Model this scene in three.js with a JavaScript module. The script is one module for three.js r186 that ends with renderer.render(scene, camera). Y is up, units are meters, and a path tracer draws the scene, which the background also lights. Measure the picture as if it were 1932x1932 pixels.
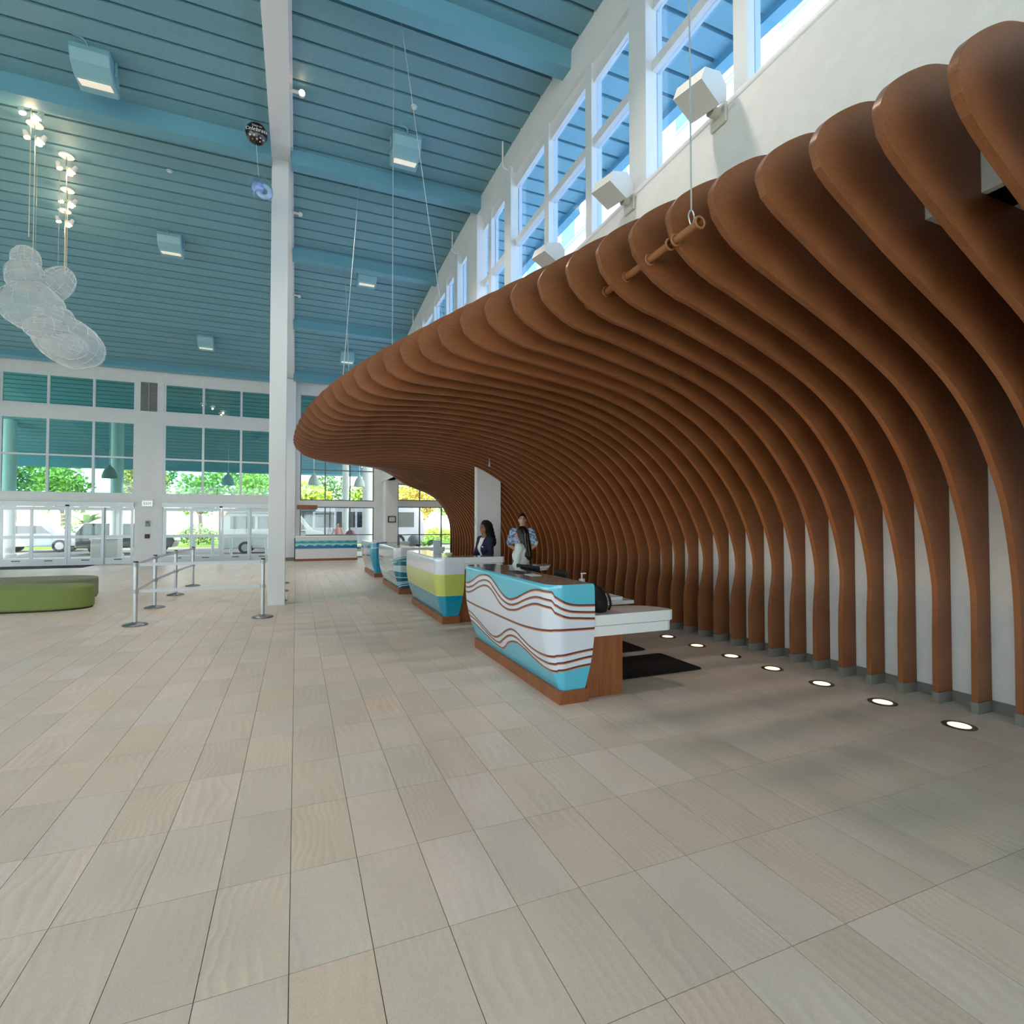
import * as THREE from 'three';
import { mergeGeometries } from 'three/addons/utils/BufferGeometryUtils.js';
import { RoundedBoxGeometry } from 'three/addons/geometries/RoundedBoxGeometry.js';

// ---------------------------------------------------------------- camera, sky, sun, exposure
const scene = new THREE.Scene();
const camera = new THREE.PerspectiveCamera(88.42, 1, 0.05, 400);
camera.position.set(0, 1.66, 0);
camera.rotation.order = 'YXZ';
camera.rotation.set(THREE.MathUtils.degToRad(1.24), THREE.MathUtils.degToRad(-22.2825), 0);
const renderer = new THREE.WebGLRenderer();
renderer.toneMapping = THREE.LinearToneMapping;
renderer.toneMappingExposure = 3.75;
renderer.shadowMap.enabled = true;
{ // clear bright sky: pale at the horizon, blue above, the same all round
  const w = 64, h = 128, data = new Float32Array(w * h * 4);
  for (let y = 0; y < h; y++) for (let x = 0; x < w; x++) {
    const e = Math.max(0, (y + 0.5) / h * 2 - 1), k = Math.pow(e, 0.5), i = (y * w + x) * 4;
    data[i] = 1.36 - 0.4 * k; data[i + 1] = 1.32 - 0.34 * k; data[i + 2] = 1.32 - 0.24 * k; data[i + 3] = 1;
  }
  const t = new THREE.DataTexture(data, w, h, THREE.RGBAFormat, THREE.FloatType);
  t.mapping = THREE.EquirectangularReflectionMapping; t.magFilter = THREE.LinearFilter; t.minFilter = THREE.LinearFilter; t.needsUpdate = true;
  scene.background = t; scene.backgroundIntensity = 1.0;
}
const sun = new THREE.DirectionalLight(0xfff1dc, 5);
sun.position.set(-30, 62, 38); sun.target.position.set(0, 0, -15);
sun.castShadow = true; sun.shadow.mapSize.set(4096, 4096);
Object.assign(sun.shadow.camera, { left: -60, right: 60, top: 60, bottom: -60, near: 1, far: 200 });
scene.add(sun, sun.target);

// ---------------------------------------------------------------- helpers
let seed = 12345;
const rnd = () => { seed = (Math.imul(seed, 1664525) + 1013904223) >>> 0; return seed / 4294967296; };
const rr = (a, b) => a + (b - a) * rnd();
const V = (x, y, z) => new THREE.Vector3(x, y, z);
const C = (h) => new THREE.Color(h);
const taken = {};
const numbered = (n) => { const k = taken[n] = (taken[n] ?? -1) + 1; return k ? n + '_' + String(k).padStart(3, '0') : n; };
function mat(color, roughness = 0.6, extra = {}) { return new THREE.MeshStandardMaterial({ color, roughness, ...extra }); }
function phys(color, roughness = 0.5, extra = {}) { return new THREE.MeshPhysicalMaterial({ color, roughness, ...extra }); }
function mesh(name, geo, m, parent = scene, label) {
  const o = new THREE.Mesh(geo, m); o.castShadow = o.receiveShadow = true;
  o.name = parent === scene ? numbered(name) : name;
  if (label) o.userData.label = label;
  parent.add(o); return o;
}
function thing(name, label, category, pos = [0, 0, 0], group, turn = 0) {
  const o = new THREE.Group(); o.name = numbered(name); o.position.set(...pos); o.rotation.y = turn;
  o.userData = { label, category }; if (group) o.userData.group = group;
  scene.add(o); return o;
}
function tag(o, label, category, group) { o.userData.label = label; o.userData.category = category; if (group) o.userData.group = group; return o; }
function struct(name, label) { const o = new THREE.Group(); o.name = name; o.userData = { kind: 'structure', label }; scene.add(o); return o; }
function copyOf(o, pos, label, group, turn) {
  const c = o.clone(); c.name = numbered(o.name.replace(/_\d{3}$/, '')); c.position.set(...pos); c.userData = { ...o.userData };
  if (label) c.userData.label = label; if (group) c.userData.group = group; if (turn !== undefined) c.rotation.y = turn;
  scene.add(c); return c;
}
// box from corner to corner, uv in metres
function box(x0, x1, y0, y1, z0, z1) {
  const g = new THREE.BoxGeometry(Math.abs(x1 - x0), Math.abs(y1 - y0), Math.abs(z1 - z0));
  g.translate((x0 + x1) / 2, (y0 + y1) / 2, (z0 + z1) / 2); return metreUV(g);
}
function metreUV(g) {
  const p = g.attributes.position, n = g.attributes.normal, uv = new Float32Array(p.count * 2);
  for (let i = 0; i < p.count; i++) {
    const ax = Math.abs(n.getX(i)), ay = Math.abs(n.getY(i)), az = Math.abs(n.getZ(i));
    if (ay >= ax && ay >= az) { uv[2 * i] = p.getX(i); uv[2 * i + 1] = p.getZ(i); }
    else if (ax >= az) { uv[2 * i] = p.getZ(i); uv[2 * i + 1] = p.getY(i); }
    else { uv[2 * i] = p.getX(i); uv[2 * i + 1] = p.getY(i); }
  }
  g.setAttribute('uv', new THREE.BufferAttribute(uv, 2)); return g;
}
const rbox = (w, h, d, r, x = 0, y = 0, z = 0) => { const g = new RoundedBoxGeometry(w, h, d, 3, r); g.translate(x, y, z); return g; };
const cyl = (r0, r1, h, x = 0, y = 0, z = 0, n = 24) => { const g = new THREE.CylinderGeometry(r0, r1, h, n); g.translate(x, y, z); return g; };
const sph = (r, x, y, z, sx = 1, sy = 1, sz = 1, n = 20) => { const g = new THREE.SphereGeometry(r, n, Math.round(n * 0.7)); g.scale(sx, sy, sz); g.translate(x, y, z); return g; };
function rod(a, b, r, n = 10) { return new THREE.TubeGeometry(new THREE.LineCurve3(a, b), 1, r, n, false); }
function tube(pts, r, seg = 40, n = 8, closed = false) { return new THREE.TubeGeometry(new THREE.CatmullRomCurve3(pts, closed), seg, r, n, closed); }
function merge(list) { return mergeGeometries(list.map((g) => { const c = g.index ? g.toNonIndexed() : g; for (const k of Object.keys(c.attributes)) if (!['position', 'normal', 'uv'].includes(k)) c.deleteAttribute(k); if (!c.attributes.uv) c.setAttribute('uv', new THREE.BufferAttribute(new Float32Array(c.attributes.position.count * 2), 2)); return c; })); }
const shapeOf = (pts) => new THREE.Shape(pts.map(([x, y]) => new THREE.Vector2(x, y)));
// plan outline (x, depth) raised from y0 to y1; depth d is z = -d
function plan(pts, y0, y1, bevel = 0) {
  const g = new THREE.ExtrudeGeometry(pts instanceof THREE.Shape ? pts : shapeOf(pts), { depth: y1 - y0 - 2 * bevel, bevelEnabled: bevel > 0, bevelThickness: bevel, bevelSize: bevel, bevelOffset: -bevel, bevelSegments: 4, curveSegments: 24 });
  g.rotateX(-Math.PI / 2); g.translate(0, y0 + bevel, 0); return metreUV(g);
}
// elevation outline (x, y) with thickness t starting at depth d
function elev(pts, d, t, bevel = 0) {
  const g = new THREE.ExtrudeGeometry(pts instanceof THREE.Shape ? pts : shapeOf(pts), { depth: t - 2 * bevel, bevelEnabled: bevel > 0, bevelThickness: bevel, bevelSize: bevel, bevelOffset: -bevel, bevelSegments: 2, curveSegments: 24 });
  g.translate(0, 0, -d - t + bevel); return metreUV(g);
}
const smooth = (a, b, t) => { t = Math.min(1, Math.max(0, (t - a) / (b - a))); return t * t * (3 - 2 * t); };
function table(pts, x) { // piecewise linear
  if (x <= pts[0][0]) return pts[0][1];
  for (let i = 1; i < pts.length; i++) if (x <= pts[i][0]) { const [a, p] = pts[i - 1], [b, q] = pts[i]; return p + (q - p) * (x - a) / (b - a); }
  return pts[pts.length - 1][1];
}
// value noise, tileable with period
const HASH = new Float32Array(65536); for (let i = 0; i < 65536; i++) HASH[i] = rnd();
const hsh = (x, y, s) => HASH[(Math.imul(x, 7919) + Math.imul(y, 104729) + Math.imul(s, 31337)) & 65535];
function vnoise(x, y, px, py, s = 0) {
  const xi = Math.floor(x), yi = Math.floor(y), fx = x - xi, fy = y - yi, m = (a, p) => ((a % p) + p) % p;
  const u = fx * fx * (3 - 2 * fx), v = fy * fy * (3 - 2 * fy);
  const a = hsh(m(xi, px), m(yi, py), s), b = hsh(m(xi + 1, px), m(yi, py), s), c = hsh(m(xi, px), m(yi + 1, py), s), d = hsh(m(xi + 1, px), m(yi + 1, py), s);
  return (a + (b - a) * u) * (1 - v) + (c + (d - c) * u) * v;
}
function dataTex(n, f, srgb = true, ny = n) {
  const d = new Uint8Array(n * ny * 4);
  for (let y = 0; y < ny; y++) for (let x = 0; x < n; x++) { const c = f(x / n, y / ny), i = (y * n + x) * 4; d[i] = c[0]; d[i + 1] = c[1]; d[i + 2] = c[2]; d[i + 3] = 255; }
  const t = new THREE.DataTexture(d, n, ny); t.wrapS = t.wrapT = THREE.RepeatWrapping; t.magFilter = THREE.LinearFilter; t.minFilter = THREE.LinearMipmapLinearFilter; t.generateMipmaps = true;
  if (srgb) t.colorSpace = THREE.SRGBColorSpace; t.needsUpdate = true; return t;
}
function canvasTex(w, h, draw) {
  const c = document.createElement('canvas'); c.width = w; c.height = h; draw(c.getContext('2d'), w, h);
  const t = new THREE.CanvasTexture(c); t.colorSpace = THREE.SRGBColorSpace; t.magFilter = THREE.LinearFilter; return t;
}
const clamp8 = (v) => Math.max(0, Math.min(255, v));

// ---------------------------------------------------------------- materials
// floor: sandstone-look porcelain, wavy streaks along the length of each tile; 8 x 4 different tiles in one picture
const tileTint = Array.from({ length: 32 }, () => { const v = rr(-3, 3); return [v + rr(-2, 2), v + rr(-1, 1), v + rr(-3, 2)]; });
const tilePattern = (u, v) => {
  const ix = Math.floor(u * 8), iy = Math.floor(v * 4), k = iy * 8 + ix, fx = u * 8 - ix, fy = v * 4 - iy;
  const warp = (vnoise(fx * 1.3 + k * 9, fy * 2.2 + k * 5, 999, 999, 1) - 0.5) * 0.3 + (hsh(k, 3, 5) - 0.5) * 0.25 * fy + (vnoise(fx * 2 + k, fy * 7 + k, 999, 999, 8) - 0.5) * 0.07;
  const f = 4 + 4 * hsh(k, 1, 2), x = (fx + warp) * f, a = smooth(0.3, 0.75, vnoise(fx * 2 + k * 3, fy * 2, 999, 999, 6));
  const saw = x - Math.floor(x), dune = (saw < 0.75 ? saw / 0.75 : (1 - saw) / 0.25) - 0.5;
  const strip = a * dune * (0.4 + 0.6 * hsh(k, 4, 9));
  const fine = vnoise(u * 900, v * 420, 900, 420, 4) - 0.5, spot = vnoise(u * 380, v * 380, 380, 380, 7) - 0.5;
  return { k, strip, fine, spot, broad: vnoise(u * 16, v * 8, 16, 8, 3) - 0.5 };
};
const floorMap = dataTex(2048, (u, v) => {
  const { k, strip, fine, spot, broad } = tilePattern(u, v), t = tileTint[k], b = strip * 13 + fine * 9 + spot * 7 + broad * 9;
  return [clamp8(222 + t[0] + b), clamp8(208 + t[1] + b * 0.97), clamp8(197 + t[2] + b * 0.9)];
});
const floorBump = dataTex(1024, (u, v) => { const p = tilePattern(u, v), c = clamp8(128 + p.strip * 90 + p.fine * 30); return [c, c, c]; }, false);
const mTile = [0xffffff, 0xf8f8f5, 0xfefaf6].map((c) => mat(c, 0.42, { map: floorMap, bumpMap: floorBump, bumpScale: 0.0006 }));
const mGrout = mat(0x4a443d, 0.9);
const woodMap = dataTex(1024, (u, v) => {
  const w = vnoise(u * 24, v * 3, 24, 3, 1), g = vnoise(u * 260, v * 10, 260, 10, 2) - 0.5, s = vnoise(u * 500, v * 60, 500, 60, 3) - 0.5;
  const b = (w - 0.5) * 22 + g * 26 + s * 12; return [clamp8(150 + b), clamp8(91 + b * 0.72), clamp8(52 + b * 0.5)];
});
woodMap.repeat.set(0.8, 0.8);
const ribMap = dataTex(1024, (u, v) => {
  const w = vnoise(u * 8, v * 8, 8, 8, 1) - 0.5, g = vnoise(u * 20, v * 420, 20, 420, 2) - 0.5, s = vnoise(u * 300, v * 300, 300, 300, 3) - 0.5;
  const b = w * 12 + g * 12 + s * 12; return [clamp8(134 + b), clamp8(84 + b * 0.75), clamp8(52 + b * 0.55)];
});
ribMap.repeat.set(0.7, 0.7);
const mRib = phys(0xffffff, 0.36, { map: ribMap, specularIntensity: 0.6 });
const mWood = mat(0xf4ece4, 0.45, { map: woodMap });
const plasterMap = dataTex(512, (u, v) => { const b = (vnoise(u * 220, v * 220, 220, 220, 1) - 0.5) * 7 + (vnoise(u * 14, v * 14, 14, 14, 2) - 0.5) * 5; return [clamp8(229 + b), clamp8(230 + b), clamp8(231 + b)]; });
const mWall = mat(0xffffff, 0.75, { map: plasterMap });
const mWhite = mat(0xe6e8ea, 0.45);
const mFrame = mat(0xdfe3e8, 0.4);
const mFrameDark = mat(0x6d767a, 0.45);
const mAlu = mat(0xb9c0c4, 0.35, { metalness: 0.55 });
const ceilMap = dataTex(512, (u, v) => { const b = (vnoise(u * 200, v * 200, 200, 200, 1) - 0.5) * 9 + (vnoise(u * 20, v * 20, 20, 20, 4) - 0.5) * 6; return [clamp8(118 + b), clamp8(165 + b), clamp8(180 + b)]; });
const mBoard = [0xffffff, 0xf4f8f8, 0xfafcff].map((c) => mat(c, 0.5, { map: ceilMap }));
const mBeam = mat(0x6fa9bd, 0.45);
const mGroove = mat(0x76a5b4, 0.6);
const mGlass = phys(0xf4fbfb, 0.02, { transmission: 1, thickness: 0, ior: 1.5 });
const mGlassTint = phys(0xb9dcd8, 0.02, { transmission: 1, thickness: 0, ior: 1.6 });
const mGlassBlue = phys(0xd3e6fa, 0.02, { transmission: 1, thickness: 0, ior: 1.5 });
const mBlack = mat(0x0d0d0f, 0.6), mRubber = mat(0x0b0b0c, 0.85), mSteel = mat(0xc9ccce, 0.28, { metalness: 0.9 });
const mPlinthTile = mat(0x8b8780, 0.4, { map: plasterMap });
const mGloss = phys(0xf0f2f4, 0.12, { clearcoat: 0.6, clearcoatRoughness: 0.08 });
const mGreyTop = phys(0x9d9c9a, 0.14, { clearcoat: 0.6, clearcoatRoughness: 0.06 });
const mCable = mat(0xb9c2c6, 0.4, { metalness: 0.3 });
const lampGlow = (c, k) => new THREE.MeshStandardMaterial({ color: 0xfff4e0, emissive: c, emissiveIntensity: k, roughness: 0.4 });

// ---------------------------------------------------------------- roof geometry shared by ceiling, girder and walls
const ceilY = (d) => 9.3 - (d - 13) * (d - 13) / 150;
const slope = (d) => Math.atan(-(d - 13) / 75);
const FAC = 26;   // depth of the far facade
function curvedBand(x0, x1, d0, d1, under, over, n = 40) { // strip that follows the roof from depth d0 to d1, between ceilY+under and ceilY+over
  const pts = []; for (let i = 0; i <= n; i++) { const d = d0 + (d1 - d0) * i / n; pts.push([d, ceilY(d) + under]); }
  for (let i = n; i >= 0; i--) { const d = d0 + (d1 - d0) * i / n; pts.push([d, ceilY(d) + over]); }
  const g = new THREE.ExtrudeGeometry(shapeOf(pts), { depth: x1 - x0, bevelEnabled: false });
  g.rotateY(Math.PI / 2); g.translate(x0, 0, 0); return metreUV(g);   // shape x (depth) -> -z
}

// ---------------------------------------------------------------- floor
{
  const floor = struct('floor', 'sandstone-coloured porcelain tile floor of the lobby');
  mesh('slab', box(-15, 8.2, -0.25, -0.006, -FAC - 0.3, 6.3), mGrout, floor);
  const TX = 0.3048, TZ = 0.6096, gap = 0.0032, x0 = -0.012, d0 = 0.31;
  const variants = [];
  for (let iy = 0; iy < 4; iy++) for (let ix = 0; ix < 8; ix++) {
    const g = new THREE.BoxGeometry(TX - gap, 0.008, TZ - gap), uv = g.attributes.uv, p = g.attributes.position;
    for (let i = 0; i < p.count; i++) uv.setXY(i, (ix + 0.5 + p.getX(i) / TX) / 8, (iy + 0.5 + p.getZ(i) / TZ) / 4);
    variants.push(g);
  }
  const tiles = [];
  const fwd = V(0, 0, -1).applyEuler(camera.rotation), right = V(1, 0, 0).applyEuler(camera.rotation);
  for (let i = -49; i < 26; i++) for (let j = -10; j < 43; j++) {
    const x = x0 + (i + 0.5) * TX, d = d0 + (j + 0.5) * TZ;
    if (x < -14.9 || x > (d < 19.6 ? 5.7 : 8.1)) continue;
    const q = V(x, -1.66, -d), f = q.dot(fwd), seen = f > 0.3 && Math.abs(q.dot(right)) < f * 1.15 && 1.66 < f * 1.15;
    tiles.push({ x, d, seen, dist: q.length(), v: Math.floor(hsh(i + 100, j + 60, 1) * 32), m: Math.floor(hsh(i + 90, j + 70, 2) * 3), turn: hsh(i + 40, j + 40, 3) < 0.5 });
  }
  tiles.sort((a, b) => (b.seen - a.seen) || a.dist - b.dist);
  const rest = [[], [], []];
  tiles.forEach((t, k) => {
    if (k < 300 && t.seen) { const o = mesh('floor_tile', variants[t.v], mTile[t.m], floor); o.position.set(t.x, -0.004, -t.d); if (t.turn) o.rotation.y = Math.PI; }
    else { const g = variants[t.v].clone(); if (t.turn) g.rotateY(Math.PI); g.translate(t.x, -0.004, -t.d); rest[t.m].push(g); }
  });
  rest.forEach((r, k) => { mesh('floor_tiles', mergeGeometries(r), mTile[k], floor).userData.kind = 'stuff'; });
}

// ---------------------------------------------------------------- ceiling: boards across the vault, roof deck, beams, girder
{
  const ceiling = struct('ceiling', 'teal vaulted ceiling of wide boards with dark grooves');
  mesh('roof_deck', curvedBand(-18, 6.3, -11, 37.4, 0.22, 0.5, 60), mGroove, ceiling);
  const board = (xa, xb, d, parent, k) => {
    const W = 0.385, g = box(xa, xb, 0, 0.225, -W / 2, W / 2);
    const o = mesh('ceiling_board', g, mBoard[k % 3], parent);
    o.position.set(0, ceilY(d), -d); o.rotation.x = -slope(d) * -1; return o;
  };
  const PITCH = 0.45;
  const ds = []; for (let d = 4.4; d < 37; ) { ds.push(d); d += PITCH * Math.cos(slope(d)); }
  ds.forEach((d, k) => { board(-15, -0.53, d, ceiling, k); board(-0.16, 4.05, d, ceiling, k + 1); });
  mesh('ceiling_panel', curvedBand(-15, -0.53, -11, 4.1, 0, 0.07, 20), mBoard[0], ceiling);
  mesh('ceiling_panel', curvedBand(-0.16, 4.05, -11, 4.1, 0, 0.07, 20), mBoard[0], ceiling);
  // teal cross beams
  const beam = (xa, xb, d, w = 0.27, h = 0.29) => { const o = mesh('cross_beam', box(xa, xb, -h, 0.05, -w / 2, w / 2), mBeam, ceiling); o.position.set(0, ceilY(d), -d); o.rotation.x = slope(d); };
  for (const d of [7.25, 11.6, 15.65, 20.3, 25.2]) beam(-0.16, 3.93, d);
  beam(-15, -0.53, 11.45, 0.3, 0.34); beam(-15, -0.53, FAC - 0.25, 0.3, 0.2);
  beam(-15, 6.3, 37.2, 0.3, 0.55);
  // white girder along the room, carried by the columns; scalloped deck edge on its right
  mesh('girder', curvedBand(-0.53, -0.17, -6, 36.5, -0.11, 0.2, 60), mWhite, ceiling);
  const flute = []; for (let d = 5; d < 26; d += 0.225) flute.push([d, d]);
  const pts = []; for (let k = 0; k <= 440; k++) { const d = 5 + k * 0.048; pts.push([d, ceilY(d) - 0.03 - 0.022 * Math.abs(Math.sin(d * 14))]); }
  for (let k = 440; k >= 0; k -= 8) { const d = 5 + k * 0.048; pts.push([d, ceilY(d) + 0.05]); }
  const fg = new THREE.ExtrudeGeometry(shapeOf(pts), { depth: 0.05, bevelEnabled: false }); fg.rotateY(Math.PI / 2); fg.translate(-0.17, 0, 0);
  mesh('deck_edge', fg, mWhite, ceiling);
}
{ // eave beyond the clerestory
  const eave = struct('trim_1', 'teal boarded eave outside the clerestory windows');
  for (let d = 1.2, k = 0; d < 27; k++) { const o = mesh('soffit_board', box(4.2, 6.1, 0, 0.225, -0.19, 0.19), mBoard[k % 3], eave); o.position.set(0, ceilY(d), -d); o.rotation.x = slope(d); d += 0.45; }
  mesh('fascia', curvedBand(6.1, 6.3, -11, 37, -0.12, 0.5, 60), mBeam, eave);
}

// ---------------------------------------------------------------- right wall: alcove below, solid band, clerestory windows above
const WX = 3.78, AX = 5.705, SOF = 3.64, SILL = 5.7, GX = 3.95;
{
  const w = struct('wall_right', 'white plaster wall with recessed alcove below and clerestory above');
  mesh('upper_wall', box(WX, WX + 0.35, SOF, SILL, -FAC, 6), mWall, w);
  mesh('sill_ledge', rbox(0.19, 0.1, FAC + 6, 0.045, WX + 0.085, SILL - 0.03, -(FAC - 6) / 2), mWhite, w);
  mesh('alcove_wall', box(AX, AX + 0.25, 0, SOF + 0.2, -19.45, 6), mWall, w);
  mesh('alcove_soffit', box(WX + 0.05, 8.2, SOF, SOF + 0.25, -FAC, 6), mWall, w);
  mesh('alcove_return', box(AX + 0.02, 8.2, 0, SOF + 0.1, -19.45, -19.2), mWall, w);
  mesh('side_wall', box(8.0, 8.25, 0, SOF + 0.1, -FAC, -19.3), mWall, w);
  mesh('head_band', curvedBand(GX - 0.03, GX + 0.2, -6, FAC, -0.62, 0.06, 50), mWhite, w);
  mesh('head_moulding', curvedBand(GX - 0.09, GX + 0.02, -6, FAC, -0.7, -0.58, 50), mWhite, w);
  const bb = struct('baseboard_right', 'grey tile skirting along the alcove wall');
  mesh('skirting', box(AX - 0.012, AX + 0.01, 0, 0.1, -19.4, 5.9), mPlinthTile, bb);
}
{ // clerestory: posts, mullions, transom and panes, one window for each bay between posts
  const bays = [[-1.6, 1.0, [-0.3]], [1.0, 5.265, [2.35, 3.73]], [5.265, 9.53, [6.54, 7.93]], [9.53, 13.2, [10.75, 12.35]], [13.2, 17.3, [14.45, 15.9]], [17.3, 21.5, [18.7, 20.1]], [21.5, 25.9, [22.9, 24.4]]];
  bays.forEach(([a, b, mids], k) => {
    const w = struct('window_' + (k + 1), 'white framed clerestory window above the rib canopy');
    const stops = [a, ...mids, b];
    const pw = (d) => (d === a || d === b ? 0.17 : 0.085);
    if (k === bays.length - 1) stops.push();
    stops.forEach((d, i) => {
      if (i === stops.length - 1 && k < bays.length - 1) return;
      const h = pw(d), post = d === a || d === b;
      mesh(post ? 'post' : 'mullion', box(post ? GX - 0.14 : GX - 0.07, GX + 0.1, SILL, ceilY(d) - 0.6, -d - h, -d + h), mFrame, w);
    });
    for (let i = 0; i + 1 < stops.length; i++) {
      const p = stops[i] + pw(stops[i]), q = stops[i + 1] - pw(stops[i + 1]), top = Math.min(ceilY(p), ceilY(q)) - 0.6;
      mesh('transom', box(GX - 0.05, GX + 0.07, 7.07, 7.2, -q, -p), mFrame, w);
      mesh('sill_rail', box(GX - 0.03, GX + 0.06, SILL, SILL + 0.06, -q, -p), mFrame, w);
      mesh('head_rail', box(GX - 0.03, GX + 0.06, top - 0.3, top + 0.08, -q, -p), mFrame, w);
      mesh('pane', box(GX + 0.02, GX + 0.03, SILL + 0.06, 7.07, -q, -p), mGlassBlue, w);
      mesh('pane', box(GX + 0.02, GX + 0.03, 7.2, top - 0.3, -q, -p), mGlassBlue, w);
    }
    if (k === 3) mesh('pilaster', box(GX - 0.2, GX + 0.05, SILL, ceilY(11.5) - 0.6, -11.88, -11.25), mWhite, w);
  });
}

// ---------------------------------------------------------------- far facade
const fk = FAC / 25.3, fx = (x) => x * fk, fy = (y) => 1.66 + (y - 1.66) * fk;
{
  const w = struct('wall_far', 'white entrance facade with glazed bays');
  const top = ceilY(FAC) + 0.05;
  const s = shapeOf([[-15, 0], [8.2, 0], [8.2, SOF + 0.2], [4.1, SOF + 0.2], [4.1, top], [-15, top]]);
  const hole = (x0, x1, y0, y1) => s.holes.push(new THREE.Path([V2(x0, y0), V2(x1, y0), V2(x1, y1), V2(x0, y1)]));
  function V2(x, y) { return new THREE.Vector2(x, y); }
  // openings: row 1, row 2, door or lower glazing
  const O = [[-10.55, -6.19], [-5.2, -0.85]];
  hole(-14.8, -11.4, 0.05, 7.5);
  for (const [a, b] of O) { hole(a, b, 6.31, 7.58); hole(a, b, 2.84, 5.86); hole(a, b, 0.003, 2.52); }
  hole(0.15, 3.45, 6.31, 7.58); hole(0.15, 3.45, 2.72, 5.86); hole(0.15, 3.45, 0.05, 2.43);
  hole(4.6, 7.9, 2.78, 3.6); hole(4.6, 7.9, 0.05, 2.48);
  mesh('facade_wall', elev(s, FAC, 0.3), mWall, w);
  const glaze = (n, label, a, b, y0, y1, mids, bars, glass, fw = 0.05, fm = mFrame) => {
    const g = struct(n, label);
    const z1 = -FAC - 0.02, z0 = -FAC - 0.12, bar = (nm, x0, x1, ya, yb) => mesh(nm, box(x0, x1, ya, yb, z0, z1), fm, g);
    bar('frame_rail', a, b, y0, y0 + fw); bar('frame_rail', a, b, y1 - fw, y1);
    bar('frame_stile', a, a + fw, y0 + fw, y1 - fw); bar('frame_stile', b - fw, b, y0 + fw, y1 - fw);
    const xs = [a + fw, ...mids, b - fw], ys = [y0 + fw, ...bars, y1 - fw];
    for (const m of mids) bar('mullion', m - fw * 0.6, m + fw * 0.6, y0 + fw, y1 - fw);
    for (let i = 0; i + 1 < xs.length; i++) {
      const p = xs[i] + (i ? fw * 0.6 : 0), q = xs[i + 1] - (i + 2 < xs.length ? fw * 0.6 : 0);
      for (const m of bars) bar('muntin', p, q, m - fw * 0.5, m + fw * 0.5);
      for (let j = 0; j + 1 < ys.length; j++) mesh('pane', box(p, q, ys[j] + (j ? fw * 0.5 : 0), ys[j + 1] - (j + 2 < ys.length ? fw * 0.5 : 0), -FAC - 0.075, -FAC - 0.068), glass, g);
    }
  };
  glaze('window_8', 'upper strip window over the entrance beside the vent', -10.55, -6.19, 6.31, 7.58, [-9.08, -7.61], [], mGlassTint, 0.07);
  glaze('window_9', 'upper strip window over the entrance beside the column', -5.2, -0.85, 6.31, 7.58, [-3.75, -2.29], [], mGlassTint, 0.07);
  glaze('window_10', 'tall tinted window over the entrance doors beside the ottomans', -10.55, -6.19, 2.84, 5.86, [-9.08, -7.61], [4.37], mGlassTint, 0.07);
  glaze('window_11', 'tall tinted window over the entrance doors beside the column', -5.2, -0.85, 2.84, 5.86, [-3.75, -2.29], [4.37], mGlassTint, 0.07);
  glaze('window_12', 'upper strip window hidden above the canopy tip', 0.15, 3.45, 6.31, 7.58, [1.24, 2.35], [], mGlassTint, 0.045, mFrameDark);
  glaze('window_13', 'tall window above the small concierge desk', 0.15, 3.45, 2.72, 5.86, [1.24, 2.35], [4.15], mGlass, 0.045, mFrameDark);
  glaze('window_14', 'window to the floor behind the small concierge desk', 0.15, 3.45, 0.05, 2.43, [1.24, 2.35], [1.12], mGlass, 0.045, mFrameDark);
  glaze('window_15', 'transom window under the end of the rib canopy', 4.6, 7.9, 2.78, 3.6, [5.69, 6.8], [], mGlass, 0.045, mFrameDark);
  glaze('window_16', 'window to the floor beside the last ribs of the canopy', 4.6, 7.9, 0.05, 2.48, [5.69, 6.8], [1.1, 0.62], mGlass, 0.045, mFrameDark);
  glaze('window_17', 'tall glazing of the facade outside the frame', -14.8, -11.4, 0.05, 7.5, [-13.1], [2.6, 5.0], mGlassTint, 0.07);
  // sliding doors
  const door = (n, label, a, b, leaves) => {
    const g = struct(n, label);
    mesh('door_header', box(a, b, 2.33, 2.52, -FAC - 0.16, -FAC + 0.08), mAlu, g);
    mesh('door_sensor', rbox(0.12, 0.06, 0.06, 0.02, (leaves[1][1] + leaves[2][0]) / 2, 2.37, -FAC + 0.11), mBlack, g);
    leaves.forEach(([x0, x1, z], k) => {
      const zz = -FAC + z, leaf = new THREE.Group(); leaf.name = 'door_leaf'; g.add(leaf);
      const b2 = (nm, p, q, r, t, m = mAlu) => mesh(nm, box(p, q, r, t, zz - 0.05, zz), m, leaf);
      b2('stile', x0, x0 + 0.09, 0.01, 2.32); b2('stile', x1 - 0.09, x1, 0.01, 2.32);
      b2('top_rail', x0 + 0.09, x1 - 0.09, 2.18, 2.32); b2('mid_rail', x0 + 0.09, x1 - 0.09, 1.06, 1.18); b2('bottom_rail', x0 + 0.09, x1 - 0.09, 0.01, 0.27);
      mesh('pane', box(x0 + 0.09, x1 - 0.09, 1.18, 2.18, zz - 0.028, zz - 0.022), mGlass, leaf);
      mesh('pane', box(x0 + 0.09, x1 - 0.09, 0.27, 1.06, zz - 0.028, zz - 0.022), mGlass, leaf);
      mesh('floor_latch', box((x0 + x1) / 2 - 0.13, (x0 + x1) / 2 + 0.13, 0.18, 0.21, zz, zz + 0.02), mBlack, leaf);
    });
  };
  door('door_1', 'sliding glass entrance doors behind the green ottomans', -10.55, -6.19, [[-10.5, -9.5, -0.06], [-9.55, -8.385, 0.02], [-8.375, -7.2, 0.02], [-7.25, -6.23, -0.06]]);
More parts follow.
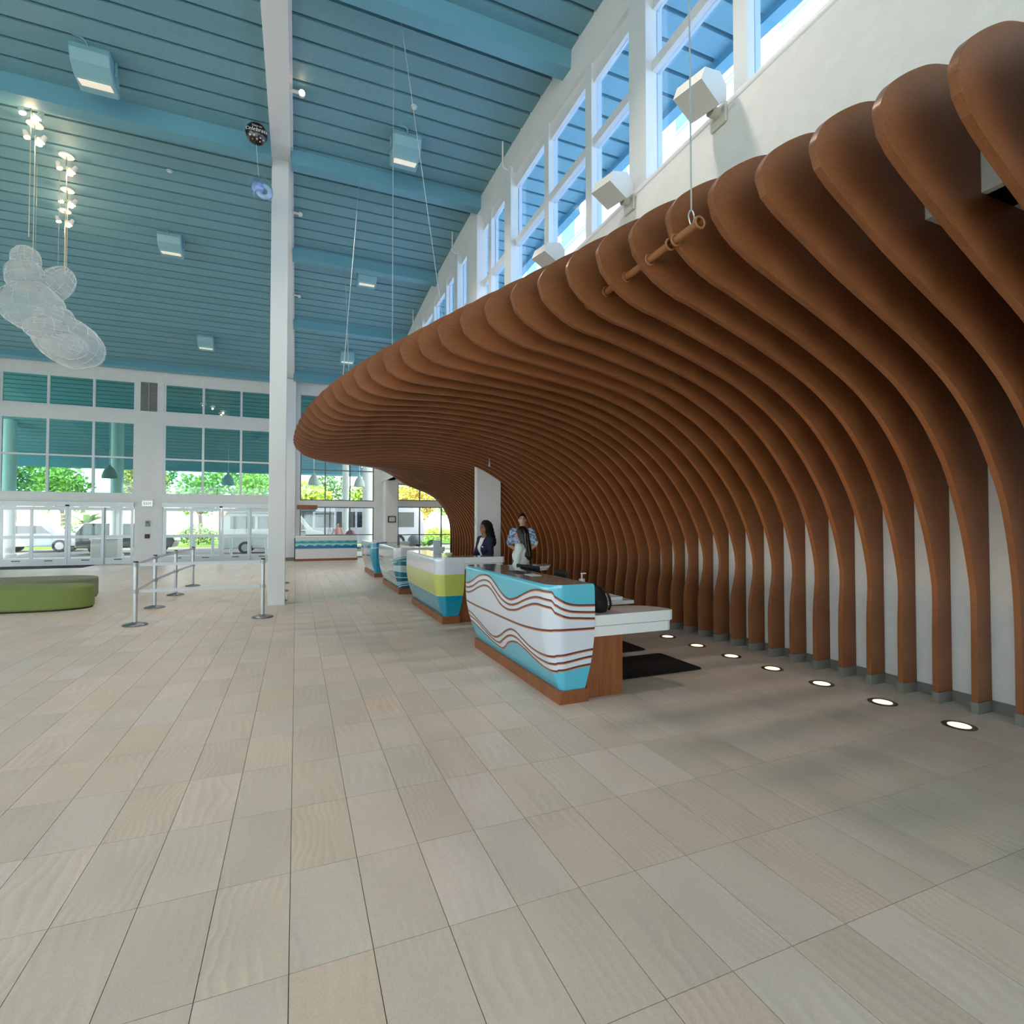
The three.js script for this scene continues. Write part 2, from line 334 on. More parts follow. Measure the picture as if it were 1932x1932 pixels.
  door('door_2', 'sliding glass entrance doors behind the belt barriers', -5.2, -0.85, [[-5.16, -4.12, -0.06], [-4.17, -3.03, 0.02], [-3.02, -1.88, 0.02], [-1.93, -0.9, -0.06]]);
}
// walls out of frame: glazed side and back, so daylight enters as in the photograph
{
  const glazedWall = (n, label, at, from, to, axis, cap) => {
    const g = struct(n, label);
    const put = (nm, a0, a1, y0, y1, t, m) => mesh(nm, axis === 'x' ? box(at, at + t, y0, y1, a0, a1) : box(a0, a1, y0, y1, at, at + t), m, g);
    put('dado', from, to, 0, 0.3, 0.2, mWall);
    for (let a = from; a < to - 0.1; a += 2.6) {
      const b = Math.min(a + 2.6, to), full = axis === 'x' ? Math.min(ceilY(-a), ceilY(-b)) : ceilY(-at), h = cap ?? full;
      if (cap) put('upper_wall', a, b, h, full + 0.2, 0.25, mWall);
      put('mullion', a, a + 0.12, 0.3, h, 0.16, mFrame);
      put('rail', a + 0.12, b, 2.6, 2.72, 0.14, mFrame); if (h > 3.2) put('pane', a + 0.12, b, 2.72, h - 0.2, 0.01, mGlass);
      put('pane', a + 0.12, b, 0.3, 2.6, 0.01, mGlass);
      put('head', a + 0.12, b, h - 0.2, h + 0.1, 0.16, mFrame);
    }
  };
  glazedWall('wall_left', 'glazed side wall of the lobby', -15.2, -FAC, 6, 'x', 3.0);
  glazedWall('wall_back', 'glazed wall behind the camera', 6.1, -15, 3.9, 'z');
  mesh('end_wall', box(3.78, 8.2, 0, SOF + 0.2, 6.0, 6.3), mWall, scene.getObjectByName('wall_back'));
}

// ---------------------------------------------------------------- rib canopy
const RD0 = 2.724, RS = 0.3048, RT = 0.05, ribD = (i) => RD0 + RS * i;
{
  const canopy = thing('rib_canopy', 'sweeping brown canopy of curved timber ribs over the reception desks', 'canopy', [0, 0, 0]);
  const tail = [[3.81, 2.91], [4.19, 2.72], [4.57, 2.46], [4.96, 2.07], [5.22, 1.66], [5.36, 1.3], [5.4, 0.97], [5.38, 0.66], [5.37, 0.1]];
  const key = {
    '-8': [[3.42, 3.9], [3.44, 3.82], [3.5, 3.74], [3.62, 3.66], [3.8, 3.55], [4.1, 3.38], [4.45, 3.1], [4.8, 2.75], [5.05, 2.4], [5.25, 2.02], [5.36, 1.7], [5.45, 1.3], [5.49, 0.9], [5.49, 0.1]],
    '-4': [[2.97, 3.88], [2.98, 3.81], [3.04, 3.72], [3.14, 3.64], [3.3, 3.54], [3.55, 3.4], [4.0, 3.15], [4.4, 2.92], [4.75, 2.63], [5.0, 2.35], [5.2, 2.06], [5.34, 1.77], [5.44, 1.4], [5.49, 0.95], [5.49, 0.1]],
    '-1': [[2.676, 3.84], [2.69, 3.783], [2.732, 3.724], [2.852, 3.64], [2.961, 3.582], [3.095, 3.512], [3.225, 3.44], [3.383, 3.357], [3.867, 3.134], [4.215, 2.97], [4.606, 2.74], [4.811, 2.572], [4.969, 2.409], [5.076, 2.264], [5.162, 2.128], [5.26, 1.963], [5.327, 1.81], [5.4, 1.55], [5.465, 1.2], [5.49, 0.9], [5.49, 0.1]],
    '0': [[2.573, 3.86], [2.592, 3.775], [2.663, 3.677], [2.758, 3.597], [2.855, 3.541], [2.961, 3.486], [3.117, 3.425], [3.319, 3.34], [3.53, 3.257], [3.887, 3.103], [4.074, 3.015], [4.286, 2.909], [4.506, 2.785], [4.712, 2.627], [4.882, 2.467], [5.055, 2.254], [5.126, 2.149], [5.219, 1.967], [5.362, 1.611], [5.426, 1.38], [5.484, 1.112], [5.496, 1.0], [5.493, 0.61], [5.487, 0.1]],
    '5': [[2.005, 3.82], [2.03, 3.73], [2.07, 3.67], [2.15, 3.6], [2.3, 3.51], [2.45, 3.455], [2.66, 3.42], [2.85, 3.38], [3.04, 3.33], [3.23, 3.28], [3.43, 3.225], [3.64, 3.16], [3.85, 3.09], [4.0, 3.03], [4.22, 2.92], [4.45, 2.785], [4.69, 2.6], [4.93, 2.36], [5.11, 2.14], [5.24, 1.96], [5.34, 1.76], [5.43, 1.54], [5.505, 1.25], [5.525, 1.08], [5.515, 0.93], [5.49, 0.73], [5.48, 0.5], [5.48, 0.1]],
    '10': [[1.24, 3.69], [1.25, 3.62], [1.305, 3.55], [1.37, 3.505], [1.47, 3.465], [1.69, 3.43], [1.99, 3.4], [2.3, 3.365], [2.63, 3.33], [2.89, 3.295], [3.24, 3.235], [3.6, 3.14], [3.85, 3.05], [4.11, 2.94], [4.37, 2.79], [4.64, 2.6], [4.92, 2.34], [5.06, 2.18], [5.2, 2.0], [5.33, 1.78], [5.44, 1.56], [5.51, 1.37], [5.55, 1.22], [5.56, 1.1], [5.55, 0.99], [5.52, 0.86], [5.47, 0.7], [5.45, 0.54], [5.45, 0.37], [5.46, 0.1]],
    '15': [[0.545, 3.53], [0.555, 3.48], [0.58, 3.43], [0.67, 3.36], [0.77, 3.32], [0.94, 3.292], [1.1, 3.288], [1.33, 3.3], [1.56, 3.315], [1.95, 3.325], [2.64, 3.28], [3.18, 3.205], [3.65, 3.1], [3.94, 3.0], [4.24, 2.87], [4.54, 2.68], [4.85, 2.4], [5.11, 2.08], [5.3, 1.76], [5.41, 1.51], [5.48, 1.29], [5.51, 1.1], [5.51, 0.97], [5.49, 0.84], [5.45, 0.66], [5.435, 0.49], [5.435, 0.1]],
    '20': [[0.11, 3.38], [0.12, 3.34], [0.17, 3.29], [0.31, 3.19], [0.49, 3.15], [0.68, 3.155], [0.94, 3.185], [1.33, 3.22], [1.74, 3.235], [2.3, 3.23], [2.88, 3.17], [3.35, 3.075], [3.84, 2.925], [4.41, 2.65], [4.58, 2.54], [4.76, 2.41], [5.01, 2.14], [5.26, 1.77], [5.4, 1.42], [5.46, 1.1], [5.455, 0.86], [5.42, 0.59], [5.405, 0.43], [5.4, 0.1]],
    '25': [[-0.06, 3.23], [-0.04, 3.19], [0.01, 3.15], [0.15, 3.085], [0.36, 3.05], [0.7, 3.06], [1.2, 3.12], [2.01, 3.185], [2.8, 3.14], [3.45, 3.03], ...tail],
    '30': [[-0.01, 3.22], [0.01, 3.18], [0.06, 3.14], [0.25, 3.07], [0.5, 3.02], [0.92, 2.99], [1.5, 3.02], [2.2, 3.06], [2.9, 3.05], [3.45, 2.98], ...tail],
    '34': [[0.19, 3.27], [0.22, 3.23], [0.35, 3.17], [0.6, 3.12], [1.0, 3.085], [1.4, 3.06], [1.9, 3.04], [2.5, 3.02], [3.0, 2.98], [3.45, 2.92], ...tail.map(([x, y]) => [x, y - 0.03 * (y > 1.5)])],
    '38': [[0.62, 3.34], [0.66, 3.29], [0.8, 3.24], [1.1, 3.2], [1.5, 3.175], [1.86, 3.15], [2.4, 3.08], [2.9, 3.01], [3.4, 2.92], ...tail.map(([x, y]) => [x, y - 0.04 * (y > 1.5)])],
    '42': [[1.12, 3.43], [1.17, 3.38], [1.3, 3.345], [1.65, 3.31], [2.02, 3.27], [2.5, 3.15], [3.0, 3.04], [3.45, 2.93], ...tail.map(([x, y]) => [x, y - 0.03 * (y > 1.5)])],
    '46': [[1.72, 3.5], [1.78, 3.45], [1.9, 3.425], [2.17, 3.395], [2.5, 3.31], [3.0, 3.13], [3.45, 2.96], ...tail],
    '50': [[2.38, 3.56], [2.44, 3.5], [2.6, 3.45], [2.8, 3.375], [3.2, 3.14], [3.6, 2.93], [3.95, 2.86], [4.25, 2.73], [4.6, 2.5], [4.96, 2.12], [5.22, 1.72], [5.34, 1.4], [5.38, 0.97], [5.37, 0.66], [5.37, 0.1]],
    '54': [[2.96, 3.54], [3.02, 3.48], [3.15, 3.42], [3.42, 3.23], [3.63, 3.09], [3.97, 2.95], [4.2, 2.87], [4.5, 2.75], [4.78, 2.57], [5.0, 2.34], [5.17, 2.09], [5.28, 1.86], [5.35, 1.52], [5.36, 0.71], [5.36, 0.1]],
  };
  const N = 44, ids = Object.keys(key).map(Number).sort((a, b) => a - b);
  const even = {};
  for (const i of ids) even[i] = new THREE.CatmullRomCurve3(key[i].map(([x, y]) => V(x, y, 0)), false, 'centripetal').getSpacedPoints(N);
  const under = (i) => { // Hermite blend across the measured ribs
    let k = 0; while (k < ids.length - 2 && ids[k + 1] <= i) k++;
    const i1 = ids[k], i2 = ids[k + 1], i0 = ids[Math.max(0, k - 1)], i3 = ids[Math.min(ids.length - 1, k + 2)], t = (i - i1) / (i2 - i1), L = i2 - i1;
    return even[i1].map((p1, n) => {
      const p2 = even[i2][n], m = (a, b, ia, ib) => (ib === ia ? 0 : (b - a) / (ib - ia));
      return ['x', 'y'].map((c) => {
        const m1 = m(even[i0][n][c], p2[c], i0, i2) * L, m2 = m(p1[c], even[i3][n][c], i1, i3) * L, t2 = t * t, t3 = t2 * t;
        return (2 * t3 - 3 * t2 + 1) * p1[c] + (t3 - 2 * t2 + t) * m1 + (-2 * t3 + 3 * t2) * p2[c] + (t3 - t2) * m2;
      });
    });
  };
  const topRise = [[0.004, 0.035], [0.015, 0.065], [0.04, 0.11], [0.09, 0.175], [0.17, 0.24], [0.29, 0.32], [0.44, 0.4], [0.62, 0.455], [0.9, 0.515], [1.4, 0.57], [2.2, 0.6], [4.2, 0.62]];
  for (let i = -8; i <= 54; i++) {
    const u = under(i), [nx, ny] = u[0], pts = u.slice(0, -1);
    const fxx = u[u.length - 1][0];
    pts.push([fxx, 0.101], [AX - 0.004, 0.101], [AX - 0.004, SOF - 0.004], [WX - 0.004, SOF - 0.004]);
    const last = WX - 0.004 - nx;
    pts.push([WX - 0.004, ny + table(topRise, last)]);
    for (let k = topRise.length - 1; k >= 0; k--) if (topRise[k][0] < last - 0.03) pts.push([nx + topRise[k][0], ny + topRise[k][1]]);
    // smooth the short top run of points
    const cut = pts.length - topRise.filter((q) => q[0] < last - 0.03).length - 1;
    const head = pts.slice(0, cut), tops = [...pts.slice(cut), [nx, ny]];
    const sm = new THREE.CatmullRomCurve3(tops.map(([x, y]) => V(x, y, 0)), false, 'centripetal').getPoints(36).map((p) => [p.x, p.y]);
    const rib = mesh('rib', elev([...head, ...sm.slice(0, -1)], ribD(i), RT, 0.003), mRib, canopy);
    mesh('foot_block', box(fxx - 0.004, AX - 0.015, 0.001, 0.1, -ribD(i) - RT - 0.004, -ribD(i) + 0.004), mPlinthTile, rib, 'grey tile foot of the rib');
  }
  // spacer tube near the nose with the suspension shackles
  const tubeM = mat(0x9a6640, 0.4);
  const seg = (a, b, i) => { const o = mesh('spacer_tube', rod(a, b, 0.028, 14), tubeM, canopy); for (const [p, q] of [[a, b], [b, a]]) { const f = mesh('flange', new THREE.TorusGeometry(0.038, 0.009, 8, 20), tubeM, o); f.position.copy(p).lerp(q, 0.02); } };
  for (let i = 0; i < 6; i++) seg(V(2.515, 3.7, -ribD(i) - RT), V(2.515, 3.7, -ribD(i + 1)), i);
  mesh('shackle', tube([V(2.515, 3.72, -2.86), V(2.49, 3.79, -2.86), V(2.515, 3.83, -2.86), V(2.54, 3.79, -2.86)], 0.006, 24, 6, true), mSteel, canopy);
}
{ // suspension cables of the canopy
  const cable = (a, b, label) => { const o = mesh('suspension_cable', rod(a, b, 0.006, 6), mCable); return tag(o, label, 'cable', 'canopy suspension cables'); };
  cable(V(2.515, 3.82, -2.86), V(2.53, ceilY(2.86), -2.9), 'thin steel cable down to the shackle between two canopy ribs');
  cable(V(1.32, 4.35, -8.0), V(1.33, ceilY(8), -8.05), 'thin vertical cable from the teal boards to the canopy top');
  cable(V(2.62, 4.4, -9.4), V(1.36, ceilY(7.65), -7.65), 'slanting cable from the teal boards towards the clerestory');
  cable(V(0.66, 3.98, -8.6), V(1.22, ceilY(11.7), -11.7), 'thin cable from the second cross beam to the canopy tip');
  cable(V(0.95, 3.9, -10.6), V(1.24, ceilY(15.85), -15.85), 'thin cable from the third cross beam to the canopy tip');
}
{ // sprinkler heads under the ribs
  const sp = (p, label) => { const g = thing('sprinkler_head', label, 'sprinkler', p, 'sprinklers under the canopy'); mesh('drop_pipe', cyl(0.008, 0.008, 0.22, 0, 0.17, 0, 10), mSteel, g); mesh('body', cyl(0.018, 0.022, 0.06, 0, 0.03, 0, 14), mSteel, g); mesh('deflector', cyl(0.026, 0.026, 0.004, 0, -0.012, 0, 16), mSteel, g); mesh('yoke', new THREE.TorusGeometry(0.016, 0.004, 6, 16), mSteel, g); };
  sp([4.15, 3.0, -6.88], 'small chrome sprinkler head hanging between the ribs over the nearest desk');
  sp([3.72, 2.86, -10.32], 'small sprinkler head hanging between the ribs in front of the white pillar');
}

// ---------------------------------------------------------------- columns and pillars
{
  const col = (name, x0, x1, d0, d1, top, label) => { const g = thing(name, label, 'column', [(x0 + x1) / 2, 0, -(d0 + d1) / 2]); mesh('shaft', rbox(x1 - x0, top, d1 - d0, 0.008, 0, top / 2, 0), mWhite, g); return g; };
  col('square_column', -0.525, -0.205, 11.72, 12.05, ceilY(11.9) - 0.115, 'slim white square column standing among the belt barriers');
  const far = col('square_column', -0.43, -0.06, 25.4, 25.85, ceilY(25.5) - 0.13, 'white square column against the facade beside the small concierge desk');
  mesh('base_block', box(-0.195, 0.195, 0, 0.15, -0.24, 0.24), mPlinthTile, far);
  const p = col('wide_pillar', 3.79, 4.37, 11.35, 11.53, SOF - 0.005, 'wide white pillar rising into the ribs behind the woman in navy');
  mesh('notice_plate', box(-0.294, -0.29, 1.62, 1.8, -0.07, 0.05), mat(0xcfd8de, 0.5), p);
  col('wide_pillar', 3.79, 4.36, 24.6, 25.4, SOF - 0.005, 'white pillar with a small framed notice near the far windows');
  const fr = thing('picture_frame', 'small black framed notice on the far white pillar', 'frame', [4.08, 1.85, -24.58]);
  for (const [x, y, w, h] of [[0, 0.125, 0.36, 0.04], [0, -0.125, 0.36, 0.04], [-0.16, 0, 0.04, 0.21], [0.16, 0, 0.04, 0.21]]) mesh('frame_bar', box(x - w / 2, x + w / 2, y - h / 2, y + h / 2, -0.015, 0.02), mBlack, fr);
  mesh('notice', box(-0.14, 0.14, -0.105, 0.105, -0.01, 0), mat(0xd9dadb, 0.6), fr);
}

// ---------------------------------------------------------------- reception desks
const PXM = 540;
function deskPrint(draw) { return canvasTex(2048, 608, (g, w, h) => { g.lineCap = g.lineJoin = 'round'; draw(g, (s) => (s + 0.6) / 3.8 * w, (y) => h - y / 1.126 * h, w, h); }); }
function smoothLine(g, X, Y, pts, open = true) {
  const c = new THREE.CatmullRomCurve3(pts.map(([a, b]) => V(X(a), Y(b), 0)), false, 'centripetal').getPoints(pts.length * 8);
  c.forEach((p, i) => (i || !open ? g.lineTo(p.x, p.y) : g.moveTo(p.x, p.y))); return c;
}
const ext = (l) => [[-0.6, l[0][1]], [-0.25, l[0][1]], ...l, [3.25, l[l.length - 1][1]]];
const W1 = [[[0.0, 0.882], [0.2, 0.867], [0.41, 0.911], [0.66, 0.997], [0.92, 1.035], [1.12, 1.02], [1.3, 0.958], [1.47, 0.89], [1.63, 0.85], [1.75, 0.848], [1.9, 0.881], [2.15, 0.965], [2.36, 1.02], [2.54, 1.03], [2.66, 1.02], [2.73, 0.99], [2.8, 0.945], [2.87, 0.915], [2.95, 0.9], [3.14, 0.89]],
  [[0.0, 0.822], [0.22, 0.81], [0.45, 0.852], [0.7, 0.934], [0.92, 0.972], [1.09, 0.962], [1.27, 0.895], [1.47, 0.822], [1.65, 0.792], [1.78, 0.795], [1.92, 0.825], [2.15, 0.898], [2.36, 0.95], [2.52, 0.96], [2.66, 0.94], [2.74, 0.91], [2.8, 0.875], [2.88, 0.848], [2.98, 0.835], [3.14, 0.824]],
  [[0.0, 0.755], [0.21, 0.743], [0.41, 0.78], [0.67, 0.857], [0.9, 0.906], [1.07, 0.903], [1.24, 0.85], [1.44, 0.762], [1.63, 0.731], [1.78, 0.739], [1.92, 0.764], [2.15, 0.834], [2.36, 0.885], [2.52, 0.894], [2.64, 0.878], [2.72, 0.848], [2.79, 0.814], [2.86, 0.79], [2.98, 0.777], [3.14, 0.765]],
  [[0.01, 0.629], [0.45, 0.613], [1.12, 0.614], [1.68, 0.615], [2.04, 0.622], [2.36, 0.645], [2.62, 0.672], [2.79, 0.678], [2.98, 0.675], [3.15, 0.673]],
  [[-0.06, 0.472], [0.11, 0.493], [0.37, 0.467], [0.67, 0.387], [0.95, 0.313], [1.11, 0.317], [1.31, 0.374], [1.53, 0.466], [1.7, 0.518], [1.84, 0.52], [1.98, 0.483], [2.18, 0.434], [2.37, 0.418], [2.57, 0.428], [2.73, 0.44], [2.84, 0.448], [2.98, 0.464], [3.14, 0.477]],
  [[-0.07, 0.41], [0.15, 0.432], [0.5, 0.39], [0.79, 0.308], [1.04, 0.262], [1.21, 0.27], [1.38, 0.341], [1.58, 0.422], [1.73, 0.453], [1.87, 0.45], [2.05, 0.403], [2.25, 0.362], [2.44, 0.352], [2.66, 0.365], [2.77, 0.373], [2.88, 0.383], [3.02, 0.402], [3.14, 0.412]],
  [[-0.03, 0.341], [0.15, 0.365], [0.49, 0.32], [0.76, 0.264], [1.05, 0.214], [1.25, 0.211], [1.39, 0.262], [1.53, 0.334], [1.69, 0.381], [1.84, 0.397], [2.03, 0.367], [2.23, 0.322], [2.41, 0.29], [2.57, 0.291], [2.75, 0.305], [2.84, 0.311], [2.98, 0.329], [3.13, 0.339]]];
const prints = [
  deskPrint((g, X, Y, w, h) => { // white band between wave lines on turquoise
    g.fillStyle = '#58c2dd'; g.fillRect(0, 0, w, h);
    g.fillStyle = '#dfe5f2'; g.beginPath(); smoothLine(g, X, Y, ext(W1[0])); smoothLine(g, X, Y, ext(W1[6]).reverse(), false); g.closePath(); g.fill();
    for (const l of W1) { g.lineWidth = 13; g.strokeStyle = '#d98a66'; g.beginPath(); smoothLine(g, X, (y) => Y(y) + 3, ext(l)); g.stroke(); g.lineWidth = 9; g.strokeStyle = '#5e302c'; g.beginPath(); smoothLine(g, X, Y, ext(l)); g.stroke(); }
  }),
  deskPrint((g, X, Y, w, h) => {
    g.fillStyle = '#dfe3ee'; g.fillRect(0, 0, w, h); g.fillStyle = '#c9d266'; g.fillRect(0, Y(0.81), w, h); g.fillStyle = '#0d98b8'; g.fillRect(0, Y(0.46), w, h);
    g.fillStyle = '#dfe48a'; g.fillRect(0, Y(0.815), w, 5); g.fillRect(0, Y(0.465), w, 5);
  }),
  deskPrint((g, X, Y, w, h) => { // layered teal waves with pale crests
    g.fillStyle = '#dfe4ec'; g.fillRect(0, 0, w, h);
    const cols = ['#9fb9bd', '#4b9aa4', '#2f7f8e', '#c3dbe2', '#1d7f95', '#12687f', '#8fc8d4', '#0f7a97', '#0a5f80'];
    cols.forEach((c, k) => {
      const b = 0.74 - k * 0.075; g.fillStyle = c; g.beginPath();
      const l = []; for (let s = -0.6; s <= 3.25; s += 0.25) l.push([s, b + 0.06 * Math.sin(s * 2.1 + k * 0.9) + 0.16 * smooth(1.6, 2.9, s) * (1 - k / 9) - 0.05 * smooth(0.4, -0.4, s)]);
      smoothLine(g, X, Y, l); g.lineTo(w, h); g.lineTo(0, h); g.closePath(); g.fill();
      g.strokeStyle = 'rgba(235,245,248,0.9)'; g.lineWidth = 4 + (k % 3) * 3; g.beginPath(); smoothLine(g, X, Y, l); g.stroke();
    });
    g.strokeStyle = '#2d95a8'; g.lineWidth = 16; g.beginPath(); smoothLine(g, X, Y, [[2.4, 0.62], [2.7, 0.75], [3.0, 0.83], [3.25, 0.86]]); g.stroke();
  }),
  deskPrint((g, X, Y, w, h) => { // big teal swoosh, sandy patch at the far end
    g.fillStyle = '#dfe4ea'; g.fillRect(0, 0, w, h);
    g.fillStyle = '#b9b79a'; g.beginPath(); smoothLine(g, X, Y, [[-0.6, 0.8], [0.2, 0.95], [0.9, 0.75], [1.3, 0.3], [1.4, 0]]); g.lineTo(0, h); g.closePath(); g.fill();
    g.fillStyle = '#8a6a55'; g.beginPath(); smoothLine(g, X, Y, [[-0.3, 1.02], [0.3, 0.98], [0.7, 0.78], [0.4, 0.72], [-0.2, 0.85]]); g.closePath(); g.fill();
    g.fillStyle = '#1fa3c4'; g.beginPath(); smoothLine(g, X, Y, [[1.25, 0], [1.3, 0.4], [1.7, 0.75], [2.4, 0.95], [3.25, 1.03]]); g.lineTo(w, h); g.closePath(); g.fill();
    g.strokeStyle = '#1f86c0'; g.lineWidth = 40; g.beginPath(); smoothLine(g, X, Y, [[1.2, 0.3], [1.5, 0.72], [2.2, 0.96], [3.25, 1.05]]); g.stroke();
    g.strokeStyle = '#dcecf5'; g.lineWidth = 14; g.beginPath(); smoothLine(g, X, Y, [[1.35, 0.2], [1.6, 0.62], [2.2, 0.84], [3.25, 0.93]]); g.stroke();
  }),
];
function reception(dn, k, label, near, farL, topMat, trim) {
  const g = thing('reception_desk', label, 'desk', [2.3, 0, -dn], 'reception desks in a row');
  const X0 = -2.3, px = (x) => x + X0;   // local x from the plan x; local z = -(depth - dn)
  const flare = [[0.12, 0], [0.2, 0.22], [0.32, 0.52], [0.45, 0.76], [0.6, 0.93], [0.75, 1], [0.9, 1], [1.02, 0.98], [1.06, 0.97], [1.078, 0.93], [1.09, 0.84]];
  const ring = (y, f) => {
    const xf = 2.268 - 0.135 * f, xb = 2.515 + 0.105 * f, d0 = 0.025 - 0.01 * f, d1 = 2.46 + 0.24 * f, r = 0.05 + 0.12 * f, o = [];
    const push = (x, d) => { let s; if (d > d1 - r && x > xf + r * 0.3) s = -(x - 2.14) + 0.0; else if (d < d0 + r && x > xf + r * 0.3) s = 2.67 + (x - 2.14); else s = 2.69 - d; o.push([px(x), y, -d, (s + 0.6) / 3.8, y / 1.126]); };
    for (let i = 0; i <= 4; i++) push(xb - (xb - xf - r) * i / 4, d1);
    for (let i = 1; i < 8; i++) { const a = i / 8 * Math.PI / 2; push(xf + r - r * Math.sin(a), d1 - r + r * Math.cos(a)); }
    for (let i = 0; i <= 24; i++) push(xf, d1 - r - (d1 - d0 - 2 * r) * i / 24);
    for (let i = 1; i < 8; i++) { const a = i / 8 * Math.PI / 2; push(xf + r - r * Math.cos(a), d0 + r - r * Math.sin(a)); }
    for (let i = 0; i <= 6; i++) push(xf + r + (xb - xf - r) * i / 6, d0);
    return o;
  };
  const rings = flare.map(([y, f]) => ring(y, f)), n = rings[0].length, P = [], U = [], I = [];
  rings.forEach((r) => r.forEach((q) => { P.push(q[0], q[1], q[2]); U.push(q[3], q[4]); }));
  for (let a = 0; a + 1 < rings.length; a++) for (let b = 0; b + 1 < n; b++) { const i = a * n + b; I.push(i, i + n, i + 1, i + 1, i + n, i + n + 1); }
  const hull = new THREE.BufferGeometry(); hull.setAttribute('position', new THREE.Float32BufferAttribute(P, 3)); hull.setAttribute('uv', new THREE.Float32BufferAttribute(U, 2)); hull.setIndex(I); hull.computeVertexNormals();
  mesh('hull', hull, phys(0xffffff, 0.16, { map: prints[k], clearcoat: 0.7, clearcoatRoughness: 0.06, side: THREE.DoubleSide }), g);
  const topRing = rings[rings.length - 1];
  mesh('counter_top', plan(topRing.map((q) => [q[0], -q[2]]), 1.075, 1.091), topMat, g);
  mesh('back_panel', box(px(2.5), px(2.54), 0.12, 1.07, -2.44, -0.05), mWood, g);
  mesh('plinth', box(px(2.235), px(2.54), 0, 0.12, -2.47, 0), mWood, g);
  mesh('side_cabinet', box(px(2.545), px(2.965), 0, near.h - near.t - 0.005, -0.42, -0.075), mWood, g);
  mesh('side_cabinet', box(px(2.545), px(2.965), 0, farL.h - farL.t - 0.005, -2.4, -2.1), trim ?? mWood, g);
  const ledgeShape = (x1, d0, dir) => { const q = (x, d) => [px(x), d0 + dir * d]; return [q(2.59, 0), q(x1 - 0.05, 0), q(x1 - 0.012, 0.02), q(x1, 0.07), q(x1 - 0.03, 0.2), q(x1 - 0.12, 0.33), q(x1 - 0.28, 0.42), q(x1 - 0.5, 0.46), q(2.59, 0.46)]; };
  const ledge = (L, d0, dir) => {
    const o = new THREE.Group(); o.name = 'side_ledge'; g.add(o);
    const pts = ledgeShape(L.x, d0, dir), low = pts.map(([x, d], i) => [x - (x > px(2.7) ? 0.03 : 0), d]);
    const fix = (p) => (dir > 0 ? p : p.slice().reverse());
    mesh('ledge_top', plan(fix(pts), L.h - L.t * 0.52, L.h, 0.008), mGloss, o); mesh('ledge_apron', plan(fix(low), L.h - L.t, L.h - L.t * 0.53), mGloss, o);
  };
  ledge(near, 0.03, 1); ledge(farL, 2.66, -1);
  const wt = mesh('worktop', box(px(2.545), px(3.12), 0.72, 0.755, -2.09, -0.5), mGloss, g);
  for (const d of [0.6, 2.0]) mesh('worktop_leg', box(px(3.04), px(3.09), 0, 0.72, -d - 0.025, -d + 0.025), mAlu, g);
  return g;
}
const low = { h: 0.785, t: 0.2, x: 3.56 }, high = { h: 1.088, t: 0.2, x: 3.36 };
const mTurq = mat(0x4fb9d4, 0.25);
reception(4.31, 0, 'turquoise reception desk with white bands and brown wave lines', low, { h: 1.07, t: 0.06, x: 3.4 }, mGreyTop, mTurq);
reception(8.47, 1, 'reception desk striped white, lime yellow and teal', high, low, mGloss);
reception(12.45, 2, 'reception desk painted with layered teal waves', high, low, mGloss);
reception(16.62, 3, 'reception desk with a big teal swoosh beside the wave desk', high, low, mGloss);
